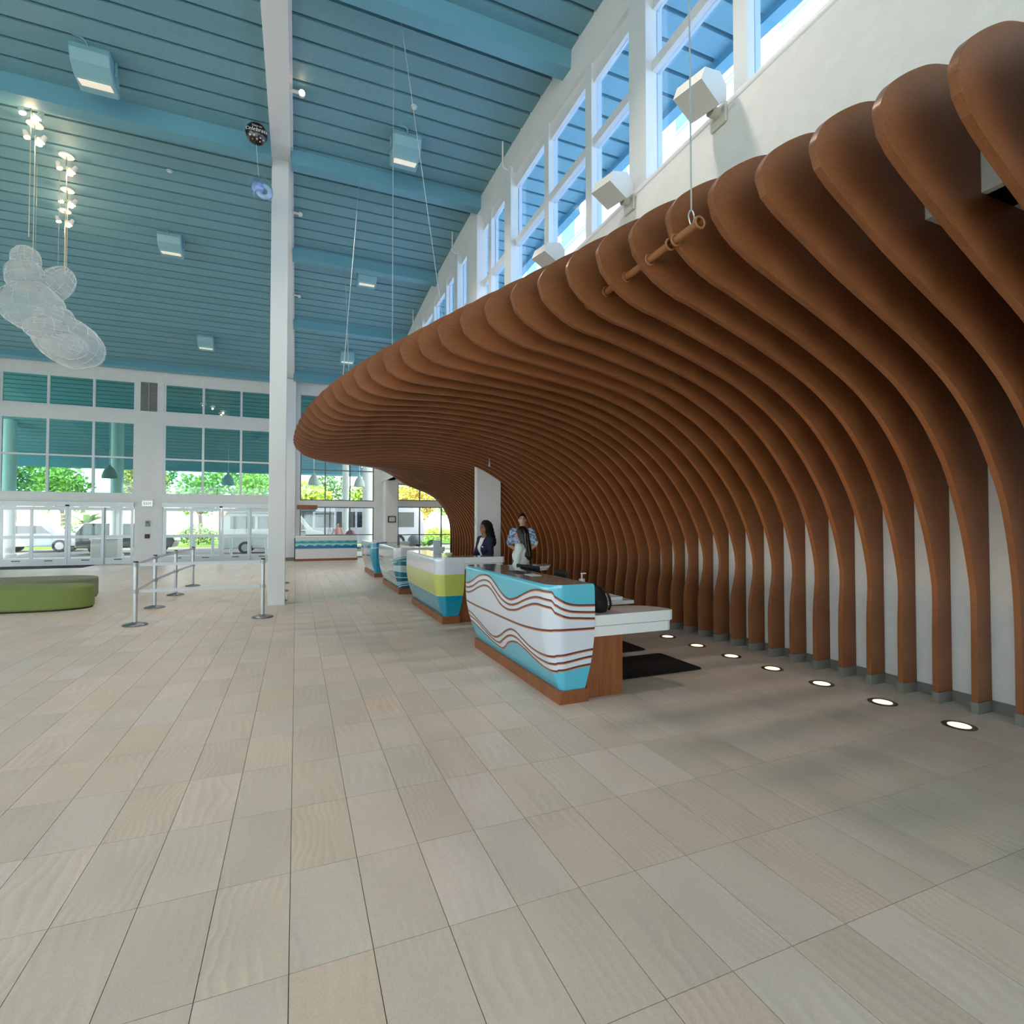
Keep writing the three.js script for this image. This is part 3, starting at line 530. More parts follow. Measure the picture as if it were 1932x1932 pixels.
{ // things on and behind the desks
  const mon = (p, turn, label) => { const g = thing('computer_monitor', label, 'monitor', p, undefined, turn); mesh('foot', rbox(0.22, 0.015, 0.16, 0.006, 0, 0.008, 0), mBlack, g); mesh('stand', box(-0.03, 0.03, 0.01, 0.22, -0.02, 0.02), mBlack, g); mesh('housing', rbox(0.52, 0.31, 0.03, 0.01, 0, 0.2, 0.03), mBlack, g); mesh('screen', box(-0.245, 0.245, 0.06, 0.34, 0.045, 0.047), mat(0x10141a, 0.15), g); };
  mon([2.86, 0.756, -5.55], 1.35, 'black monitor on the worktop of the nearest desk beside the pump bottle');
  mon([2.8, 0.756, -6.35], 1.75, 'black monitor at the far end of the nearest desk worktop');
  mon([2.9, 0.756, -13.6], 1.5, 'black monitor behind the desk with layered teal waves');
  const b = thing('pump_bottle', 'small white pump bottle behind the nearest desk', 'bottle', [2.98, 0.756, -5.2]);
  mesh('bottle', cyl(0.035, 0.035, 0.28, 0, 0.14, 0), mWhite, b); mesh('pump', merge([cyl(0.008, 0.008, 0.06, 0, 0.31, 0, 10), rbox(0.07, 0.014, 0.018, 0.005, 0.02, 0.34, 0)]), mWhite, b);
  const bagShape = new THREE.SphereGeometry(0.15, 28, 20); { const p = bagShape.attributes.position; for (let i = 0; i < p.count; i++) { let x = p.getX(i), y = p.getY(i), z = p.getZ(i); const f = 1 + 0.08 * Math.sin(x * 30 + y * 22) * Math.cos(z * 26) ; y = y < -0.11 ? -0.11 + (y + 0.11) * 0.1 : y * 1.15; p.setXYZ(i, x * f * (1.05 - y * 1.4) * 0.78 + y * -0.2, y, z * f * 1.05); } bagShape.computeVertexNormals(); }
  const bag = thing('backpack', 'black backpack slumped on the low white ledge of the nearest desk', 'backpack', [2.76, 0.9, -4.58]);
  mesh('body', bagShape, mat(0x0c0c0e, 0.7), bag); mesh('strap', tube([V(0.02, 0.14, 0.1), V(0.08, 0.06, 0.14), V(0.12, -0.04, 0.12), V(0.14, -0.1, 0.06)], 0.012, 20, 6), mBlack, bag); mesh('zip', tube([V(0.05, 0.1, 0.13), V(0.075, 0.03, 0.142), V(0.09, -0.03, 0.13)], 0.003, 12, 5), mat(0xb58b3a, 0.3, { metalness: 0.8 }), bag);
  const side = thing('side_table', 'white return table behind the nearest desk holding papers', 'table', [3.3, 0, -5.42]);
  mesh('table_top', box(-0.15, 0.38, 0.72, 0.76, -0.22, 0.22), mGloss, side); mesh('pedestal', box(-0.14, 0.1, 0, 0.72, -0.18, 0.18), mWood, side);
  const paper = (p, label, n, w = 0.21, d = 0.297) => { const g = thing('paper_stack', label, 'papers', p); for (let k = 0; k < n; k++) { const o = mesh('sheet', box(-w / 2, w / 2, 0.012 * k, 0.012 * k + 0.011, -d / 2, d / 2), mat(0xe9ecf2, 0.7), g); o.rotation.y = rr(-0.12, 0.12); } };
  paper([3.47, 0.761, -5.42], 'stack of white papers on the return table behind the nearest desk', 3);
  const lie = (p, w, d, c, label, t = 0) => tag(Object.assign(mesh('brochure', box(-w / 2, w / 2, 0, 0.004, -d / 2, d / 2), mat(c, 0.5)), {}), label, 'brochure').position.set(...p);
  lie([2.4, 1.0915, -5.75], 0.14, 0.2, 0x4a4a4c, 'dark brochure lying on the grey counter of the nearest desk');
  lie([2.42, 1.0915, -5.3], 0.12, 0.2, 0xd9d9da, 'white brochure lying on the grey counter of the nearest desk');
  lie([2.36, 1.0915, -5.52], 0.11, 0.16, 0x2c2c2e, 'small dark card on the grey counter of the nearest desk');
  const stand = (p, label, t) => { const g = thing('sign_holder', label, 'sign', p, undefined, t); mesh('panel', box(-0.08, 0.08, 0.006, 0.26, -0.004, 0.004), mat(0xd7e2f0, 0.2), g); mesh('foot', box(-0.08, 0.08, 0, 0.006, -0.05, 0.05), mat(0xe0e6ee, 0.2), g); };
  stand([2.36, 1.0915, -9.35], 'pale upright sign holder on the striped desk', 0.4);
  stand([2.38, 1.0915, -13.35], 'white upright sign holder on the wave-painted desk', 1.0);
  const bowl = thing('candy_bowl', 'small green bowl on the striped desk', 'bowl', [2.46, 1.0915, -8.9]);
  mesh('bowl', new THREE.LatheGeometry([[0, 0], [0.03, 0], [0.06, 0.03], [0.07, 0.055], [0.064, 0.055], [0.05, 0.025], [0, 0.01]].map(([x, y]) => new THREE.Vector2(x, y)), 24), mat(0xc4cf9a, 0.3), bowl);
}
{ // floor mats
  const m = (pts, name, label) => tag(mesh(name, plan(pts, 0.001, 0.014, 0.004), mRubber), label, 'mat');
  const rect = (x0, x1, d0, d1, r) => { const s = new THREE.Shape(); s.moveTo(x0 + r, d0); s.lineTo(x1 - r, d0); s.quadraticCurveTo(x1, d0, x1, d0 + r); s.lineTo(x1, d1 - r); s.quadraticCurveTo(x1, d1, x1 - r, d1); s.lineTo(x0 + r, d1); s.quadraticCurveTo(x0, d1, x0, d1 - r); s.lineTo(x0, d0 + r); s.quadraticCurveTo(x0, d0, x0 + r, d0); return s; };
  m(rect(3.0, 4.3, 4.75, 5.52, 0.07), 'floor_mat', 'black anti-fatigue mat behind the nearest desk, next to its low ledge');
  m(rect(3.0, 4.26, 5.74, 6.4, 0.07), 'floor_mat', 'black anti-fatigue mat behind the nearest desk, next to the other mat');
  m(rect(-10.3, -7.4, 24.4, 25.75, 0.05), 'door_mat', 'dark mat in front of the sliding doors behind the ottomans');
  m(rect(-4.6, -1.4, 24.6, 25.75, 0.05), 'door_mat', 'dark mat in front of the sliding doors behind the belt barriers');
}
{ // concierge desk at the facade
  const g = thing('concierge_desk', 'small white concierge desk with a teal wave band', 'desk', [1.27, 0, -25.2]);
  const band = canvasTex(1024, 128, (c, w, h) => { c.fillStyle = '#6cc0c8'; c.fillRect(0, 0, w, h); for (const [col, y0, amp, ph] of [['#1f8fa0', 18, 12, 0], ['#9adbd8', 46, 12, 2], ['#1a78b0', 74, 14, 1], ['#15649c', 96, 6, 3]]) { c.fillStyle = col; c.beginPath(); c.moveTo(0, h); for (let x = 0; x <= w; x += 4) c.lineTo(x, y0 + amp * Math.sin(x * 0.042 + ph) * Math.abs(Math.sin(x * 0.021 + ph))); c.lineTo(w, h); c.fill(); if (y0 < 30) { c.fillStyle = '#7fd0cf'; c.fillRect(0, 40, w, h); } } c.fillStyle = '#1fa0c0'; c.fillRect(0, 116, w, 12); });
  mesh('body', box(-1.3, 1.3, 0.1, 1.06, -0.28, 0.3), mWhite, g); mesh('counter_top', box(-1.32, 1.32, 1.06, 1.11, -0.32, 0.32), mGloss, g);
  mesh('plinth', box(-1.32, 1.32, 0, 0.1, -0.27, 0.31), mWood, g); mesh('side_trim', box(-1.335, -1.302, 0, 1.0, -0.3, 0.3), mBlack, g);
  const bg = new THREE.BoxGeometry(2.6, 0.36, 0.012); bg.translate(0, 0.72, 0.306); mesh('wave_band', bg, mat(0xffffff, 0.3, { map: band }), g, 'printed teal wave band');
  const bx = thing('desk_box', 'small white box with a red lid on the concierge desk', 'box', [0.28, 1.111, -25.2]); mesh('carton', box(-0.1, 0.1, 0, 0.17, -0.08, 0.08), mWhite, bx); mesh('lid', box(-0.105, 0.105, 0.17, 0.2, -0.085, 0.085), mat(0x9a3f3f, 0.5), bx);
  const sg = thing('hanging_sign', 'brown wooden sign board hanging over the concierge desk', 'sign', [0.44, 2.28, -25.0]); mesh('board', box(-0.42, 0.42, 0, 0.19, -0.03, 0.03), mWood, sg); mesh('lower_board', box(-0.24, 0.36, -0.1, -0.005, -0.02, 0.02), mat(0x7fa0aa, 0.5), sg); for (const x of [-0.35, 0.35]) mesh('bracket', box(x - 0.012, x + 0.012, 0.17, 0.2, -1.0, 0), mSteel, sg);
}
{ // things on the facade pillar between the doors
  const z = -FAC + 0.001;
  const ex = thing('exit_sign', 'green lettered exit sign on the facade between the doors', 'sign', [fx(-5.575), fy(2.485), z + 0.03]);
  mesh('housing', rbox(0.4, 0.31, 0.05, 0.01, 0, 0, 0), mWhite, ex);
  const et = canvasTex(256, 160, (c, w, h) => { c.fillStyle = '#f2f8f0'; c.fillRect(0, 0, w, h); c.fillStyle = '#3f9a55'; c.font = 'bold 92px sans-serif'; c.textAlign = 'center'; c.textBaseline = 'middle'; c.fillText('EXIT', w / 2, h / 2 + 4); });
  const eg = new THREE.PlaneGeometry(0.36, 0.22); eg.translate(0, -0.02, 0.0265); mesh('legend', eg, new THREE.MeshStandardMaterial({ map: et, emissiveMap: et, emissive: 0xffffff, emissiveIntensity: 0.1, roughness: 0.4 }), ex);
  const rd = thing('card_reader', 'grey card reader on the facade below the exit sign', 'reader', [fx(-5.56), fy(1.65), z + 0.035]); mesh('case', rbox(0.15, 0.24, 0.07, 0.02, 0, 0, 0), mat(0x8f989c, 0.4), rd); mesh('lens', sph(0.025, 0, 0.05, 0.036), mBlack, rd);
  const bt = thing('call_button', 'dark red call button below the card reader', 'button', [fx(-5.57), fy(1.14), z + 0.02]); mesh('plate', box(-0.085, 0.085, -0.09, 0.09, -0.02, 0.01), mat(0x3b2f2f, 0.5), bt); const cc = cyl(0.04, 0.04, 0.03, 0, 0, 0, 20); cc.rotateX(Math.PI / 2); cc.translate(0, 0, 0.02); mesh('button', cc, mat(0x6a1f1c, 0.4), bt);
  const vt = thing('air_vent', 'grey louvred air vent high on the facade between the windows', 'vent', [fx(-5.58), fy(6.8), z + 0.02]); mesh('backing', box(-0.29, 0.29, -0.6, 0.6, -0.02, 0), mat(0x777b7d, 0.6), vt); for (let k = 0; k < 22; k++) { const o = mesh('louvre', box(-0.28, 0.28, -0.016, 0.016, -0.003, 0.003), mat(0xa9a8a6, 0.4, { metalness: 0.2 }), vt); o.position.set(0, -0.57 + k * 0.0543, 0.012); o.rotation.x = -0.6; } mesh('centre_bar', box(-0.012, 0.012, -0.59, 0.59, 0.02, 0.03), mat(0xbdbcba, 0.4), vt);
}

// ---------------------------------------------------------------- belt barriers
{
  const proto = thing('belt_stanchion', 'silver belt barrier post with two white belts near the square column', 'stanchion', [-2.42, 0, -10.31], 'belt barrier posts');
  const build = (g) => {
    mesh('base', new THREE.LatheGeometry([[0, 0.001], [0.178, 0.001], [0.18, 0.012], [0.15, 0.03], [0.06, 0.048], [0.035, 0.055], [0, 0.055]].map(([x, y]) => new THREE.Vector2(x, y)), 40), mat(0x8d9092, 0.3, { metalness: 0.8 }), g);
    mesh('post', cyl(0.032, 0.032, 0.98, 0, 0.53, 0), mat(0xc3c8cc, 0.35, { metalness: 0.6 }), g);
    mesh('cap', cyl(0.034, 0.034, 0.02, 0, 1.03, 0), mBlack, g);
    for (const y of [0.985, 0.55]) for (const a of [0, Math.PI / 2, Math.PI, -Math.PI / 2]) { const o = mesh('belt_clip', box(-0.013, 0.013, -0.03, 0.03, 0.028, 0.046), mat(0xa9adb0, 0.4), g); o.position.y = y; o.rotation.y = a; }
  };
  build(proto);
  const L = [[-2.42, 10.31], [-2.57, 12.3], [-2.58, 14.3], [-2.53, 16.18]], R = [[-0.54, 10.33], [-0.34, 12.4], [-0.34, 14.15], [-0.34, 16.0]];
  const belt = (g, a, b) => { const dx = b[0] - a[0], dz = -(b[1] - a[1]), len = Math.hypot(dx, dz); for (const y of [0.985, 0.55]) { const o = mesh('belt', box(0.046, len - 0.046, -0.025, 0.025, -0.0015, 0.0015), mat(0xd4d8e0, 0.5), g); o.position.y = y; o.rotation.y = Math.atan2(-dz, dx); } };
  const all = [];
  [...L, ...R].forEach(([x, d], k) => { let g = proto; if (k) { g = copyOf(proto, [x, 0, -d]); } all.push(g); });
  for (let k = 0; k < 3; k++) { belt(all[k], L[k], L[k + 1]); if (k) belt(all[4 + k], R[k], R[k + 1]); }
  belt(all[0], L[0], R[0]);
  const lab = ['silver belt barrier post at the corner nearest the ottomans, two belts meeting on it', 'silver belt post behind the corner post on the ottoman side', 'third silver belt post from the corner on the ottoman side', 'last silver belt post towards the sliding doors on the ottoman side', 'silver belt barrier post in front of the white square column', 'silver belt post just behind the white square column', 'second silver belt post behind the white square column', 'last silver belt post behind the white square column'];
  all.forEach((g, k) => { g.userData.label = lab[k]; });
}
// ---------------------------------------------------------------- ottomans
{
  const ott = (pts, h, c, pos, label) => {
    const s = new THREE.Shape(new THREE.CatmullRomCurve3(pts.map(([x, d]) => V(x, d, 0)), true, 'centripetal').getPoints(80).map((p) => new THREE.Vector2(p.x, p.y)));
    const g = thing('ottoman', label, 'ottoman', pos);
    mesh('cushion', plan(s, 0.02, h, 0.045), mat(c, 0.6), g); mesh('base', plan(s, 0, 0.02), mBlack, g).scale.set(0.95, 1, 0.95);
  };
  ott([[-1.3, -0.25], [-0.6, -0.42], [0.1, -0.42], [0.48, -0.2], [0.5, 0.15], [0.2, 0.42], [-0.35, 0.5], [-0.9, 0.75], [-1.4, 0.6], [-1.6, 0.1]], 0.45, 0x7b8a45, [-4.25, 0, -12.9], 'kidney-shaped lime green ottoman on the tile floor');
  ott([[-1.7, -0.3], [-0.8, -0.5], [0.1, -0.55], [0.5, -0.3], [0.52, 0.2], [0.1, 0.55], [-0.8, 0.55], [-1.6, 0.45], [-1.9, 0.1]], 0.45, 0x84836a, [-4.75, 0, -14.75], 'kidney-shaped olive grey ottoman behind the lime green one');
}
// ---------------------------------------------------------------- floor uplights along the ribs
{
  const proto = thing('floor_uplight', 'round lit uplight set in the floor along the rib feet', 'uplight', [5.05, 0, -2.64], 'uplights in the floor along the ribs');
  mesh('trim_ring', new THREE.LatheGeometry([[0.078, 0.0005], [0.118, 0.0005], [0.118, 0.003], [0.108, 0.006], [0.084, 0.006], [0.078, 0.003]].map(([x, y]) => new THREE.Vector2(x, y)), 40), mat(0x6b6761, 0.3, { metalness: 0.8 }), proto);
  mesh('lens', new THREE.LatheGeometry([[0, 0.006], [0.05, 0.0055], [0.08, 0.003]].map(([x, y]) => new THREE.Vector2(x, y)).reverse(), 32), lampGlow(0xffe2ae, 0.6), proto);
  for (let k = 0; k < 27; k++) {
    const d = 2.64 + 0.6115 * k; if (k) copyOf(proto, [5.05, 0, -d]);
    const l = new THREE.SpotLight(0xffd9a0, 0.45, 0, 0.62, 0.7, 2); l.name = 'uplight_beam'; l.position.set(5.05, 0.02, -d); l.target.position.set(5.3, 2.4, -d); l.castShadow = true; l.shadow.radius = 3; scene.add(l, l.target);
  }
}

// ---------------------------------------------------------------- fittings on ceiling, girder and clerestory
{
  const teal = mat(0x86b6c4, 0.4), lensM = lampGlow(0xffeedd, 0.12);
  const proto = thing('ceiling_floodlight', 'teal painted floodlight on the boards of the left bay above the belt barriers', 'floodlight', [-3.1, ceilY(10.38), -10.38], 'ceiling floodlights');
  const prof = shapeOf([[-0.24, 0.02], [-0.26, -0.06], [-0.2, -0.2], [-0.05, -0.3], [0.26, -0.34], [0.24, -0.14], [0.12, -0.02], [0, 0.03]]);
  const bg = new THREE.ExtrudeGeometry(prof, { depth: 0.5, bevelEnabled: true, bevelThickness: 0.02, bevelSize: 0.02, bevelSegments: 2 }); bg.rotateY(Math.PI / 2); bg.translate(-0.25, -0.05, 0);
  mesh('housing', bg, teal, proto); const lg = box(-0.22, 0.22, -0.005, 0.005, -0.14, 0.14); lg.rotateX(0.18); lg.translate(0, -0.4, -0.11); mesh('lens', lg, lensM, proto);
  mesh('yoke', merge([box(-0.3, -0.275, -0.25, 0.0, -0.03, 0.03), box(0.275, 0.3, -0.25, 0.0, -0.03, 0.03), box(-0.3, 0.3, -0.015, 0.005, -0.03, 0.03)]), teal, proto);
  mesh('conduit', tube([V(0.02, -0.02, 0.12), V(0.0, -0.06, 0.25), V(-0.05, -0.01, 0.36), V(-0.18, -0.008, 0.4)], 0.012, 20, 6), teal, proto);
  const F = [[-3.13, 16.18, 'teal floodlight in the middle of the left bay ceiling'], [-3.21, 22.66, 'teal floodlight of the left bay nearest the facade'], [1.94, 10.3, 'teal floodlight of the right bay just before a cross beam'], [1.9, 16.11, 'teal floodlight in the middle of the right bay ceiling'], [1.88, 22.5, 'teal floodlight of the right bay above the canopy tip']];
  F.push([-3.1, 4.4, 'teal floodlight of the left bay over the open floor'], [1.94, 4.4, 'teal floodlight of the right bay over the open floor']);
  for (const [x, d, l] of F) copyOf(proto, [x, ceilY(d), -d], l).rotation.x = slope(d);
  for (const [x, d] of [[-3.1, 10.38], ...F]) { const q = new THREE.SpotLight(0xffeedd, 7, 0, 1.1, 0.6, 2); q.name = 'flood_beam'; q.position.set(x, ceilY(d) - 0.5, -d + 0.1); q.target.position.set(x, 0, -d + 0.6); q.castShadow = true; q.shadow.radius = 8; scene.add(q, q.target); }
  const sm = (x, d, l) => { const g = thing('smoke_detector', l, 'detector', [x, ceilY(d), -d], 'small round detectors on the ceiling'); mesh('base', cyl(0.06, 0.055, 0.03, 0, -0.015, 0), mat(0xb6cbd2, 0.5), g); mesh('cap', sph(0.035, 0, -0.03, 0, 1, 0.6, 1), mat(0xd3dfe3, 0.5), g); };
  sm(1.91, 9.34, 'small round detector on the right bay boards between beams'); sm(-2.6, 13.2, 'small round detector on the left bay boards behind the balloons');
  // spotlights on the girder
  const spot = (d, lit, l) => {
    const g = thing('track_spotlight', l, 'spotlight', [-0.12, ceilY(d) - 0.06, -d]);
    mesh('arm', box(-0.05, 0.1, -0.02, 0.02, -0.02, 0.02), mWhite, g);
    const c = cyl(0.05, 0.055, 0.15, 0, 0, 0, 20); c.rotateX(Math.PI / 2); c.rotateX(0.5); c.translate(0.15, -0.02, 0.02); mesh('head', c, mWhite, g);
    const e = cyl(0.045, 0.045, 0.008, 0, 0, 0, 20); e.rotateX(Math.PI / 2); e.rotateX(0.5); e.translate(0.15, -0.06, 0.09); mesh('lamp', e, lit ? lampGlow(0xffc48a, 6) : mat(0xdfe0e0, 0.3), g);
    if (lit) { const s = new THREE.SpotLight(0xffc890, 2, 0, 0.5, 0.6, 2); s.name = 'spot_beam'; s.position.set(0.03, ceilY(d) - 0.14, -d + 0.12); s.target.position.set(0.6, 0, -d + 6); s.castShadow = true; scene.add(s, s.target); }
  };
  spot(9.75, true, 'lit warm spotlight on the right side of the white girder'); spot(13.75, false, 'unlit white spotlight on the girder beyond the lit one'); spot(18.3, false, 'unlit white spotlight on the girder towards the canopy tip');
  // floodlights on the sill
  const wf = thing('wall_floodlight', 'pale grey box floodlight on the clerestory sill beside the bare wall', 'floodlight', [3.74, 5.6, -3.89]);
  const wp = shapeOf([[-0.34, 0.12], [-0.1, 0.2], [0.0, 0.12], [0.0, -0.02], [-0.12, -0.12], [-0.4, -0.02]]);
  const wg = new THREE.ExtrudeGeometry(wp, { depth: 0.3, bevelEnabled: false }); wg.translate(-0.08, 0.05, -0.15); wg.rotateY(0.25); mesh('housing', wg, mat(0xd5d7d4, 0.4), wf);
  const kn = cyl(0.05, 0.05, 0.09, 0, 0, 0, 20); kn.rotateZ(Math.PI / 2); kn.translate(-0.04, 0.03, 0); mesh('knuckle', kn, mat(0xcfd0c6, 0.4), wf); mesh('mount_plate', rbox(0.03, 0.2, 0.2, 0.012, 0.02, 0, 0), mat(0xcfd0c6, 0.4), wf);
  copyOf(wf, [3.74, 5.58, -5.37], 'pale grey box floodlight on the clerestory sill in the middle of the row'); copyOf(wf, [3.74, 5.6, -7.1], 'pale grey box floodlight on the sill mostly hidden by a canopy rib');
  // white bent pipes at the clerestory head
  const gp = (d, l) => { const y = ceilY(d), g = thing('bent_pipe', l, 'pipe', [3.84, y, -d]); mesh('pipe', tube([V(-0.12, 0.0, 0), V(-0.12, -0.4, 0), V(-0.11, -0.5, 0), V(-0.05, -0.56, 0.02), V(0.06, -0.58, 0.05)], 0.018, 30, 8), mWhite, g); mesh('bracket', box(-0.02, 0.08, -0.68, -0.5, -0.06, 0.06), mWhite, g); };
  gp(9.56, 'white bent pipe at the clerestory head beside the wide post'); gp(13.2, 'white bent pipe at the clerestory head beyond the pilaster'); gp(18.2, 'white bent pipe at the clerestory head just above the canopy');
}
// ---------------------------------------------------------------- hanging lamps and the wire cloud
{
  const glow = lampGlow(0xffdcae, 1.6);
  const proto = thing('lamp_cluster', 'small cluster of warm spot lamps under a white ceiling rose', 'lamp', [-4.47, ceilY(11.86) - 0.02, -11.86], 'warm lamp clusters above the wire cloud');
  mesh('ceiling_rose', cyl(0.13, 0.13, 0.03, 0, 0, 0, 28), mWhite, proto); mesh('stem', cyl(0.012, 0.012, 0.22, 0, -0.12, 0, 10), mSteel, proto);
  for (const [x, z, a] of [[-0.12, 0.03, 0.3], [0.13, -0.02, -0.5], [0.02, -0.13, 0]]) {
    const h = cyl(0.035, 0.055, 0.13, 0, 0, 0, 18); h.rotateZ(a); h.translate(x, -0.24, z); const o = mesh('lamp_head', h, mWhite, proto);
    const e = cyl(0.05, 0.05, 0.01, 0, 0, 0, 18); e.rotateZ(a); e.translate(x + Math.sin(a) * 0.07, -0.31, z); mesh('lamp_lens', e, glow, o);
  }
  mesh('drop_cable', cyl(0.006, 0.006, 2.3, 0.01, -1.35, 0, 6), mat(0xf2e6cf, 0.5), proto);
  for (const [x, d] of [[-4.68, 12.6], [-4.47, 13.45], [-4.89, 14.8], [-5.25, 15.75]]) copyOf(proto, [x, ceilY(d) - 0.02, -d]);
  for (const [x, d] of [[-4.47, 11.86], [-4.68, 12.6], [-4.47, 13.45], [-4.89, 14.8], [-5.25, 15.75]]) { const l = new THREE.PointLight(0xffd9a8, 0.25, 0, 2); l.name = 'lamp_light'; l.position.set(x, ceilY(d) - 0.46, -d); l.shadow.radius = 3; l.castShadow = true; scene.add(l); }
  const cloud = thing('wire_cloud', 'hanging cloud of white wire mesh pods', 'sculpture', [-4.9, 6.2, -14]);
  const veil = new THREE.MeshStandardMaterial({ color: 0xe9eef2, roughness: 0.8, transparent: true, opacity: 0.3, side: THREE.DoubleSide }), wire = mat(0xe4ebef, 0.5);
  const pods = [[-0.41, 0.65, 0, 0.34, 0.36, 0.2], [0.04, 0.64, -0.2, 0.3, 0.43, -0.6], [-0.26, 0.0, 0.1, 0.55, 0.5, 0.1], [0.17, -0.24, 0.25, 0.38, 0.27, -0.15], [0.09, -0.53, 0.4, 0.37, 0.22, 0.1], [0.32, -0.76, 0.2, 0.43, 0.28, -0.25], [0.3, -0.61, -0.15, 0.68, 0.5, -0.45], [-0.44, 1.03, -0.1, 0.26, 0.3, 0.1]];
  for (const [x, y, z, rx, ry, tilt] of pods) {
    const g = new THREE.SphereGeometry(1, 40, 28), p = g.attributes.position;
    for (let i = 0; i < p.count; i++) { const a = p.getX(i), b = p.getY(i), c = p.getZ(i), f = 1 + 0.05 * Math.sin(a * 4 + x * 9) * Math.cos(b * 5 + y * 7); p.setXYZ(i, a * rx * f, b * ry * f, c * rx * 0.85 * f); }
    g.computeVertexNormals(); const o = mesh('mesh_pod', g, veil, cloud); o.position.set(x, y, z); o.rotation.z = tilt;
    const ringPts = (fn) => Array.from({ length: 40 }, (_, k) => fn(k / 40 * Math.PI * 2));
    const hoop = (pts, r = 0.006) => mesh('wire_hoop', tube(pts, r, 90, 5, true), wire, o);
    hoop(ringPts((a) => { const f = 1 + 0.05 * Math.sin(Math.cos(a) * 4 + x * 9) * Math.cos(Math.sin(a) * 5 + y * 7); return V(Math.cos(a) * rx * f, Math.sin(a) * ry * f, 0); }), 0.011);
    for (let k = 0; k < 7; k++) { const h = -0.85 + k * 0.283, q = Math.sqrt(1 - h * h); hoop(ringPts((a) => V(Math.cos(a) * rx * q, h * ry + 0.02 * Math.sin(a * 3 + k), Math.sin(a) * rx * 0.85 * q)), 0.004); }
    for (let k = 1; k < 7; k++) { const t = k / 7 * Math.PI; hoop(ringPts((a) => V(Math.cos(a) * Math.cos(t) * rx, Math.sin(a) * ry, Math.cos(a) * Math.sin(t) * rx * 0.85)), 0.004); }
  }
  for (const [x, y, z] of [[-0.25, 1.2, 0], [0.1, 1.0, -0.1], [0.14, 1.0, 0]]) mesh('hanger', rod(V(x, y, z), V(x, ceilY(14) - 6.2, z), 0.005, 6), mCable, cloud);
}
// ---------------------------------------------------------------- balloons under the ceiling by the column
{
  const tex = canvasTex(256, 256, (c, w, h) => {
    c.fillStyle = '#121317'; c.fillRect(0, 0, w, h); c.fillStyle = '#e8e4dc'; c.textAlign = 'center'; c.font = 'italic bold 30px serif'; c.fillText('Time to', w / 2, 62); c.font = 'italic bold 52px serif'; c.fillText('Celebrate', w / 2, 112);
    for (const [x, y, r, k] of [[52, 165, 15, '#e9ecef'], [100, 160, 13, '#d9d9d6'], [130, 195, 17, '#caa46a'], [170, 175, 13, '#e9ecef'], [205, 190, 15, '#d6d7d8'], [80, 205, 12, '#b98d55'], [165, 215, 11, '#e6e6e6']]) { c.fillStyle = k; c.beginPath(); for (let i = 0; i < 10; i++) { const a = i * Math.PI / 5 - 1.57, q = i % 2 ? r * 0.45 : r; c.lineTo(x + q * Math.cos(a), y + q * Math.sin(a)); } c.fill(); }
  });
  const g = thing('foil_balloon', 'round black foil balloon with white lettering and stars under the ceiling', 'balloon', [-0.75, 8.96, -10.8]);
  const bg = new THREE.SphereGeometry(0.19, 40, 28), p = bg.attributes.position, uv = bg.attributes.uv; for (let i = 0; i < p.count; i++) { uv.setXY(i, 0.5 + p.getX(i) / 0.38, 0.5 + p.getY(i) / 0.38); const r = Math.hypot(p.getX(i), p.getY(i)) / 0.19, a = Math.atan2(p.getY(i), p.getX(i)); p.setZ(i, p.getZ(i) * 0.5 * (1 + 0.08 * r * r * Math.sin(a * 22))); } bg.computeVertexNormals();
  const face = mesh('foil', bg, phys(0xffffff, 0.22, { map: tex, clearcoat: 0.5 }), g); face.rotation.set(0.35, 0.1, 0); mesh('neck', cyl(0.006, 0.02, 0.05, 0, -0.2, 0.03, 10), mBlack, g);
  mesh('ribbon', tube([V(0, -0.22, 0.03), V(0.02, -0.5, 0.03), V(0.05, -0.82, 0.02)], 0.005, 20, 5), mat(0xcfe2ee, 0.4), g);
  const b = thing('bubble_balloon', 'clear bubble balloon with a smaller blue balloon inside beside the column', 'balloon', [-0.67, 7.93, -10.8]);
  mesh('bubble', sph(0.24, 0, 0, 0, 0.86, 1, 0.86, 32), phys(0xeef6ff, 0.03, { transmission: 1, thickness: 0, ior: 1.45 }), b); b.rotation.z = 0.5;
  mesh('inner_balloon', sph(0.11, -0.04, 0.03, 0.02, 1, 0.95, 1, 24), mat(0x9fb6ea, 0.25), b); mesh('inner_ring', (() => { const t = new THREE.TorusGeometry(0.1, 0.045, 12, 28); t.translate(0.03, -0.07, 0.02); return t; })(), mat(0xc3dcf2, 0.2), b);
}

